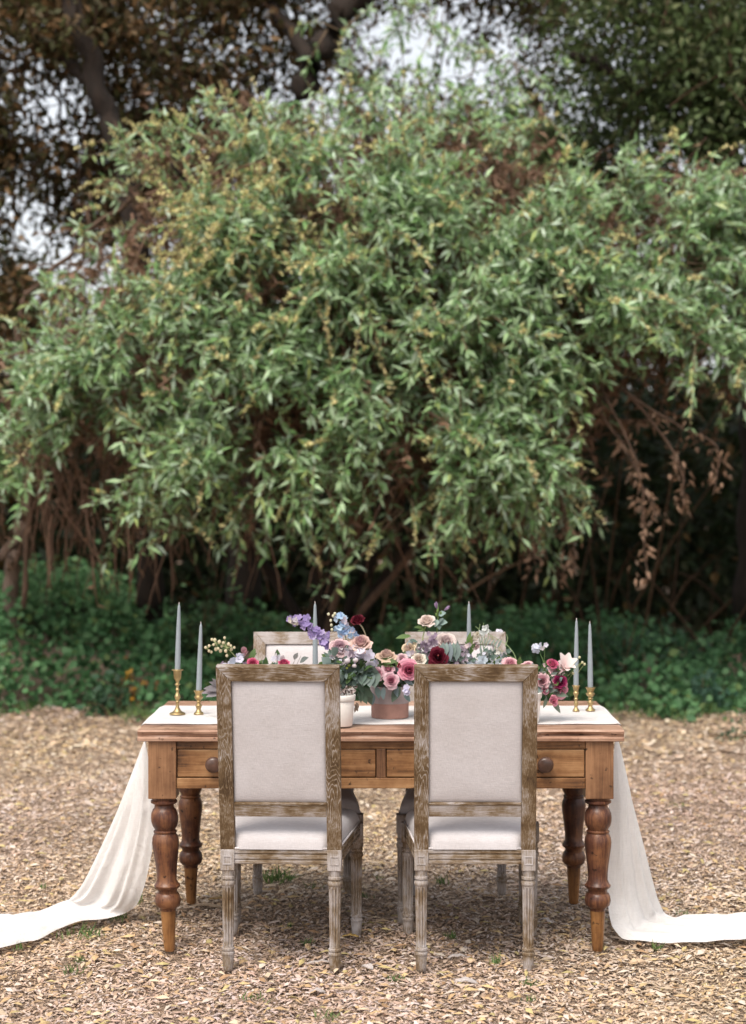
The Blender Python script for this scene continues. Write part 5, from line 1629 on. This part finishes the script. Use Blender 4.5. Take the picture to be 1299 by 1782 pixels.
for pts in ([(835, 1150), (850, 1110), (846, 1096)], [(860, 1150), (862, 1120), (852, 1104), (846, 1094)], [(902, 1160), (895, 1138), (882, 1122), (866, 1112), (852, 1104)], [(888, 1160), (884, 1145), (872, 1132), (858, 1122)], [(905, 1158), (898, 1148), (884, 1140), (868, 1138)], [(840, 1140), (834, 1104), (836, 1086)], [(842, 1130), (836, 1100), (828, 1090)], [(845, 1120), (842, 1095), (842, 1084)], [(880, 1125), (884, 1112), (882, 1104)]):
    stem(A.root, [P(x, y, 6.47) for x, y in pts], 0.0018, 0.0009, (0.25, 0.33, 0.16))
cluster('white_blossom', A.root, [P(846, 1094, 6.46), P(850, 1098, 6.46), P(838, 1102, 6.46)], 0.012, [(0.66, 0.68, 0.66)], 175, per=2, spread=0.003)
cluster('white_blossom', A.root, [P(868, 1099, 6.46), P(872, 1097, 6.46)], 0.009, WHT, 176, per=1, spread=0.002)
cluster('pale_blue_blossom', A.root, [P(822 + 11 * i, 1153 + 3 * (i % 2), 6.44) for i in range(6)], 0.017, [(0.60, 0.66, 0.72), (0.68, 0.70, 0.72)], 177, per=2, spread=0.008)
its = [(P(836 + i * 6, 1122 + i * 1.5, 6.46), P(838 + i * 6.5, 1140 + i, 6.45)) for i in range(6)] + [(P(836 + i * 6, 1121 + i * 1.5, 6.46), P(841 + i * 6.5, 1108 + i, 6.45)) for i in range(6)]
leaves(A.root, its, [(0.22, 0.27, 0.24), (0.27, 0.32, 0.26)], 178, 'fern_leaf', 0.22)
rose('rose', A.root, P(889, 1155, 6.42), (0.1, -0.7, 0.55), 0.027, (0.76, 0.48, 0.50), (0.70, 0.30, 0.38), 179, 6, 0.0)
rose('rose', A.root, P(920, 1159, 6.40), (0.1, -0.6, 0.6), 0.022, (0.76, 0.50, 0.50), (0.66, 0.32, 0.38), 180, 5, 0.0)
leaves(A.root, [(P(866, 1160, 6.45), P(868, 1142, 6.43)), (P(904, 1162, 6.43), P(905, 1144, 6.41)), (P(874, 1158, 6.45), P(882, 1146, 6.43))], GRN + EUC, 181)

# --- right arrangement
A = Arr(915, 1253, 6.26, 'white pot of magenta ranunculus and pale pink lily right of the near right chair')
pot(A, 0.056, 0.047, 0.105, M['white_pot'])
P = A.P
foliage('foliage', A.root, P(945, 1185, 6.30), (0.07, 0.06, 0.05), 150, GRN + EUC, 191)
stem(A.root, [P(945, 1180, 6.32), P(947, 1155, 6.32), P(938, 1132, 6.32)])
stem(A.root, [P(947, 1160, 6.32), P(948, 1140, 6.32), P(949, 1125, 6.32)], 0.0014, 0.0009)
cluster('pale_blue_blossom', A.root, [P(932, 1129, 6.31), P(937, 1126, 6.31)], 0.014, [(0.66, 0.68, 0.76)], 192, per=2, spread=0.003)
cluster('white_blossom', A.root, [P(949, 1122, 6.31), P(945, 1127, 6.31)], 0.009, WHT, 193, per=1, spread=0.002)
filler(A, P(955, 1178, 6.29), (0.06, 0.03, 0.05), 26, [(0.78, 0.6, 0.6), (0.74, 0.44, 0.5)] + GRN, 909)
rose('ranunculus', A.root, P(962, 1155, 6.28), (0.1, -0.6, 0.6), 0.020, (0.64, 0.14, 0.26), (0.55, 0.10, 0.2), 194, 6, 0.5)
rose('ranunculus', A.root, P(975, 1186, 6.25), (0.05, -0.85, 0.35), 0.0235, (0.36, 0.035, 0.13), (0.24, 0.02, 0.09), 195, 7, 0.45)
rose('pink_rose', A.root, P(976, 1203, 6.27), (0.1, -0.5, -0.2), 0.030, (0.76, 0.36, 0.44), (0.70, 0.24, 0.34), 196, 4, 0.0)


def lily(parent, c, d, L, cols, seed):
    r = np.random.RandomState(seed)
    Vs, Fs, Cs, off = [], [], [], 0
    for j in range(6):
        a = 2 * math.pi * j / 6 + r.normal(0, .12)
        el = r.uniform(0.75, 1.2)
        dd = np.array([math.cos(a) * math.cos(el), math.sin(a) * math.cos(el), math.sin(el)])
        n0 = nrm(np.array([-math.cos(a) * math.sin(el), -math.sin(a) * math.sin(el), math.cos(el)]))
        s = np.cross(dd, n0)
        for k in range(6):
            t_ = k / 5; ww = L * 0.30 * math.sin(math.pi * (0.08 + 0.88 * t_)) ** 0.8
            ctr = dd * L * t_ - n0 * L * 0.22 * t_ ** 3
            Vs += [ctr + s * ww + n0 * ww * .35, ctr, ctr - s * ww + n0 * ww * .35]
            Cs += [np.array(cols[0]) * (1 - t_) + np.array(cols[1]) * t_] * 3
        for k in range(5):
            q = off + k * 3
            Fs += [(q, q + 1, q + 4, q + 3), (q + 1, q + 2, q + 5, q + 4)]
        off += 18
    raw('lily', orient(np.array(Vs), d, c), [np.array(Fs)], M['petal'], parent, cols=np.array(Cs))


lily(A.root, P(982, 1166, 6.28), (0.25, -0.6, 0.75), 0.062, ((0.80, 0.58, 0.58), (0.84, 0.76, 0.71)), 197)
lily(A.root, P(968, 1172, 6.30), (-0.2, -0.6, 0.3), 0.042, ((0.78, 0.44, 0.50), (0.82, 0.64, 0.64)), 198)
rose('rose', A.root, P(944, 1184, 6.25), (-0.1, -0.8, 0.2), 0.024, (0.76, 0.50, 0.52), (0.68, 0.28, 0.36), 199, 5, 0.1)
rose('rose_bud', A.root, P(949, 1202, 6.25), (0.1, -0.7, -0.2), 0.015, (0.74, 0.36, 0.44), (0.62, 0.2, 0.3), 200, 4, 0.3)
rose('rose_bud', A.root, P(964, 1220, 6.24), (0.2, -0.6, 0.1), 0.018, (0.70, 0.28, 0.36), (0.6, 0.16, 0.26), 201, 4, 0.2, 1.2)
leaves(A.root, [(P(962, 1205, 6.27), P(988, 1211, 6.24)), (P(955, 1205, 6.27), P(966, 1200, 6.24)), (P(960, 1218, 6.27), P(977, 1240, 6.25)), (P(950, 1210, 6.27), P(938, 1204, 6.25)), (P(952, 1212, 6.27), P(948, 1232, 6.25)), (P(966, 1190, 6.28), P(985, 1196, 6.26)), (P(958, 1178, 6.28), P(946, 1166, 6.26))], [(0.15, 0.19, 0.14), (0.19, 0.22, 0.19)], 202, 'leaf', 0.36)
stem(A.root, [P(985, 1180, 6.30), P(1000, 1165, 6.30), P(1010, 1155, 6.30), P(1016, 1154, 6.30)], 0.0012, 0.0008, (0.25, 0.3, 0.12))
for (x, y) in ((1009, 1144), (1014, 1153), (1018, 1156), (1002, 1150), (998, 1172)):
    beads('bud', A.root, [P(x, y, 6.30)], [0.0048], [(0.66, 0.64, 0.42)], 1.1)
    stem(A.root, [P(x, y, 6.30), P(x - 5, y + 6, 6.30), P(x - 12, y + 16, 6.30)], 0.0008, 0.0008, (0.25, 0.3, 0.12), 'bud_stalk')


# ================================================================ small things on the ground
def tuft(px, py, h, wd, n, label, seed):
    r = np.random.RandomState(seed)
    D = FPX * CH / (py - VY)
    b0 = at(px, py, D); b0[2] = 0.0
    q = np.stack([r.normal(0, wd / 2.5, n), r.normal(0, wd / 2.5, n), np.full(n, -0.004)], -1)
    d = nrm(np.stack([r.normal(0, .45, n), r.normal(0, .35, n), np.ones(n)], -1))
    L = r.uniform(0.5, 1.0, n) * h
    V, F = leaf_geo(q, d, nrm(rand_dirs(n, r) + np.array([0, -.4, .2])), L, np.clip(L * 0.10, 0.0035, 0.008), 0.1, 0.35, 0.35)
    pal = np.array([(0.10, 0.17, 0.045), (0.075, 0.135, 0.04), (0.14, 0.20, 0.06)])
    c = pal[r.randint(0, 3, n)] * r.uniform(0.8, 1.2, (n, 1))
    o = raw('grass_tuft', V, [F], M['leafy'], cols=np.repeat(c, 5, 0))
    o.location = b0
    tag(o, label, 'grass', 'grass tufts in the mulch')


for i, (x, y, h, wd, n, lab) in enumerate([
    (205, 1600, .045, .05, 46, 'thick green grass tuft half under the left hanging runner'),
    (148, 1628, .05, .09, 60, 'wide green grass patch below the fold of the trailing runner at left'),
    (238, 1570, .04, .05, 34, 'small grass tuft between the hanging runner and the left table leg'),
    (33, 1652, .04, .02, 14, 'thin grass blades beside the trailing runner near the left edge'),
    (138, 1672, .035, .03, 22, 'small grass tuft on open mulch in the lower left'),
    (122, 1692, .04, .04, 26, 'pale grass tuft near the bottom left'),
    (475, 1535, .085, .07, 60, 'tall grass tuft seen beneath the near left chair'),
    (498, 1532, .06, .05, 36, 'grass tuft right beside the tall one beneath the near left chair'),
    (545, 1545, .04, .05, 24, 'low grass tuft beneath the near left chair toward its right leg'),
    (535, 1645, .04, .03, 28, 'dark green grass tuft in the shadow under the near left chair'),
    (500, 1615, .03, .03, 18, 'faint grass tuft in the middle of the shade under the left chair'),
    (640, 1562, .03, .03, 18, 'little grass tuft in the gap between the two near chairs'),
    (440, 1738, .03, .06, 30, 'flat grass patch at the bottom left of centre'),
    (573, 1772, .035, .04, 26, 'small grass tuft at the bottom edge left of centre'),
    (690, 1706, .035, .04, 34, 'round grass tuft just below the left leg of the near right chair'),
    (785, 1632, .035, .03, 28, 'bright grass tuft in the shade under the near right chair'),
    (862, 1680, .055, .025, 22, 'upright pair of grass sprigs under the near right chair'),
    (917, 1716, .035, .035, 30, 'small grass tuft below the right leg of the near right chair'),
    (925, 1742, .03, .025, 18, 'tiny grass sprig lowest at the right of centre'),
    (1143, 1652, .045, .02, 18, 'thin grass blades in front of the right trailing runner'),
    (1190, 1592, .03, .03, 20, 'small grass tuft behind the right trailing runner'),
    (770, 1538, .05, .04, 30, 'grass tuft far back beneath the near right chair'),
    (660, 1530, .03, .03, 16, 'tiny far grass sprig between the chairs'),
    (75, 1545, .03, .03, 14, 'sparse grass sprig on the mulch far left'),
    (1180, 1405, .04, .08, 20, 'faint grass patch on the mulch right of the table')]):
    tuft(x, y, h, wd, n, lab, 300 + i)


def flake(name, px, py, L, W, ang, colr, label, cat, seed, thick=0.004):
    """one larger chip, leaf or stick lying on the mulch"""
    r = np.random.RandomState(seed)
    D = FPX * CH / (py - VY)
    b0 = at(px, py, D); b0[2] = 0.010
    n = 9
    bm = bmesh.new()
    top, bot = [], []
    for k in range(n):
        t_ = k / (n - 1) * 2 - 1
        ww = W / 2 * max(0.12, (1 - abs(t_) ** 2.4)) * r.uniform(0.8, 1.1)
        zz = 0.010 * (1 - t_ * t_) * r.uniform(0.5, 1.2) * min(1, L / 0.06)
        for s, lst in ((1, top), (-1, bot)):
            lst.append((bm.verts.new((t_ * L / 2, s * ww, zz + thick)), bm.verts.new((t_ * L / 2, s * ww, zz))))
    for k in range(n - 1):
        a, b_, c, d = top[k], top[k + 1], bot[k + 1], bot[k]
        bm.faces.new((a[0], b_[0], c[0], d[0])); bm.faces.new((a[1], d[1], c[1], b_[1]))
        bm.faces.new((a[0], a[1], b_[1], b_[0])); bm.faces.new((d[0], c[0], c[1], d[1]))
    bm.faces.new((top[0][0], bot[0][0], bot[0][1], top[0][1])); bm.faces.new((top[-1][0], top[-1][1], bot[-1][1], bot[-1][0]))
    key = 'flake_%d_%d_%d' % tuple(int(v * 100) for v in colr)
    if key not in M:
        M[key] = plain(key, colr, 0.85, var=0.25, nscale=60)
    o = from_bm(name, bm, M[key], None, True, 50)
    o.location = b0
    o.rotation_euler = (r.normal(0, .08), r.normal(0, .08), R(ang))
    tag(o, label, cat, 'loose pieces on the mulch')


PG, TN, OC = (0.45, 0.40, 0.38), (0.46, 0.33, 0.22), (0.45, 0.29, 0.09)
for i, (nm, x, y, L, W, a, c, lab, cat) in enumerate([
    ('bark_chip', 640, 1690, .055, .03, -50, PG, 'pale grey bark chip right of the left chair front leg', 'bark chip'),
    ('bark_chip', 553, 1733, .05, .03, -10, PG, 'flat grey bark chip at the bottom, left of centre', 'bark chip'),
    ('bark_chip', 812, 1717, .075, .035, -5, PG, 'widest pale bark chip lying at bottom right of centre', 'bark chip'),
    ('bark_chip', 795, 1672, .06, .02, 8, PG, 'grey-white bark sliver in front of the right chair shade', 'bark chip'),
    ('bark_chip', 820, 1680, .035, .03, 70, TN, 'small orange-tan bark chip beside the grey-white sliver', 'bark chip'),
    ('dry_leaf', 610, 1636, .06, .02, -12, OC, 'yellow ochre dry leaf by the front leg of the left chair', 'leaf'),
    ('dry_leaf', 665, 1610, .05, .018, 10, TN, 'tan dry leaf lying between the two near chairs', 'leaf'),
    ('wood_stick', 610, 1730, .13, .010, 3, TN, 'long thin straw-coloured stick at the bottom centre', 'stick'),
    ('wood_stick', 365, 1584, .16, .018, -28, (0.30, 0.22, 0.15), 'grey-brown stick by the far left table leg', 'stick'),
    ('bark_chip', 385, 1572, .10, .035, 5, (0.24, 0.15, 0.06), 'dark brown bark lump beside the far left table leg', 'bark chip'),
    ('bark_chip', 950, 1610, .06, .02, -40, PG, 'grey bark sliver behind the right leg of the right chair', 'bark chip'),
    ('bark_chip', 1020, 1657, .04, .03, 20, TN, 'square tan bark chip left of the right front table leg', 'bark chip'),
    ('bark_chip', 1285, 1602, .03, .03, 20, (0.55, 0.46, 0.36), 'round pale chip near the trailing runner at right edge', 'bark chip'),
    ('bark_chip', 1110, 1682, .06, .03, 15, TN, 'tan bark chip below the right trailing runner', 'bark chip'),
    ('wood_stick', 560, 1683, .10, .008, 4, PG, 'thin pale twig crossing below the left chair', 'stick'),
    ('dry_leaf', 855, 1480, .07, .03, 10, TN, 'broad tan leaf on the mulch far beneath the right chair', 'leaf')]):
    flake(nm, x, y, L, W, a, c, lab, cat, 400 + i)
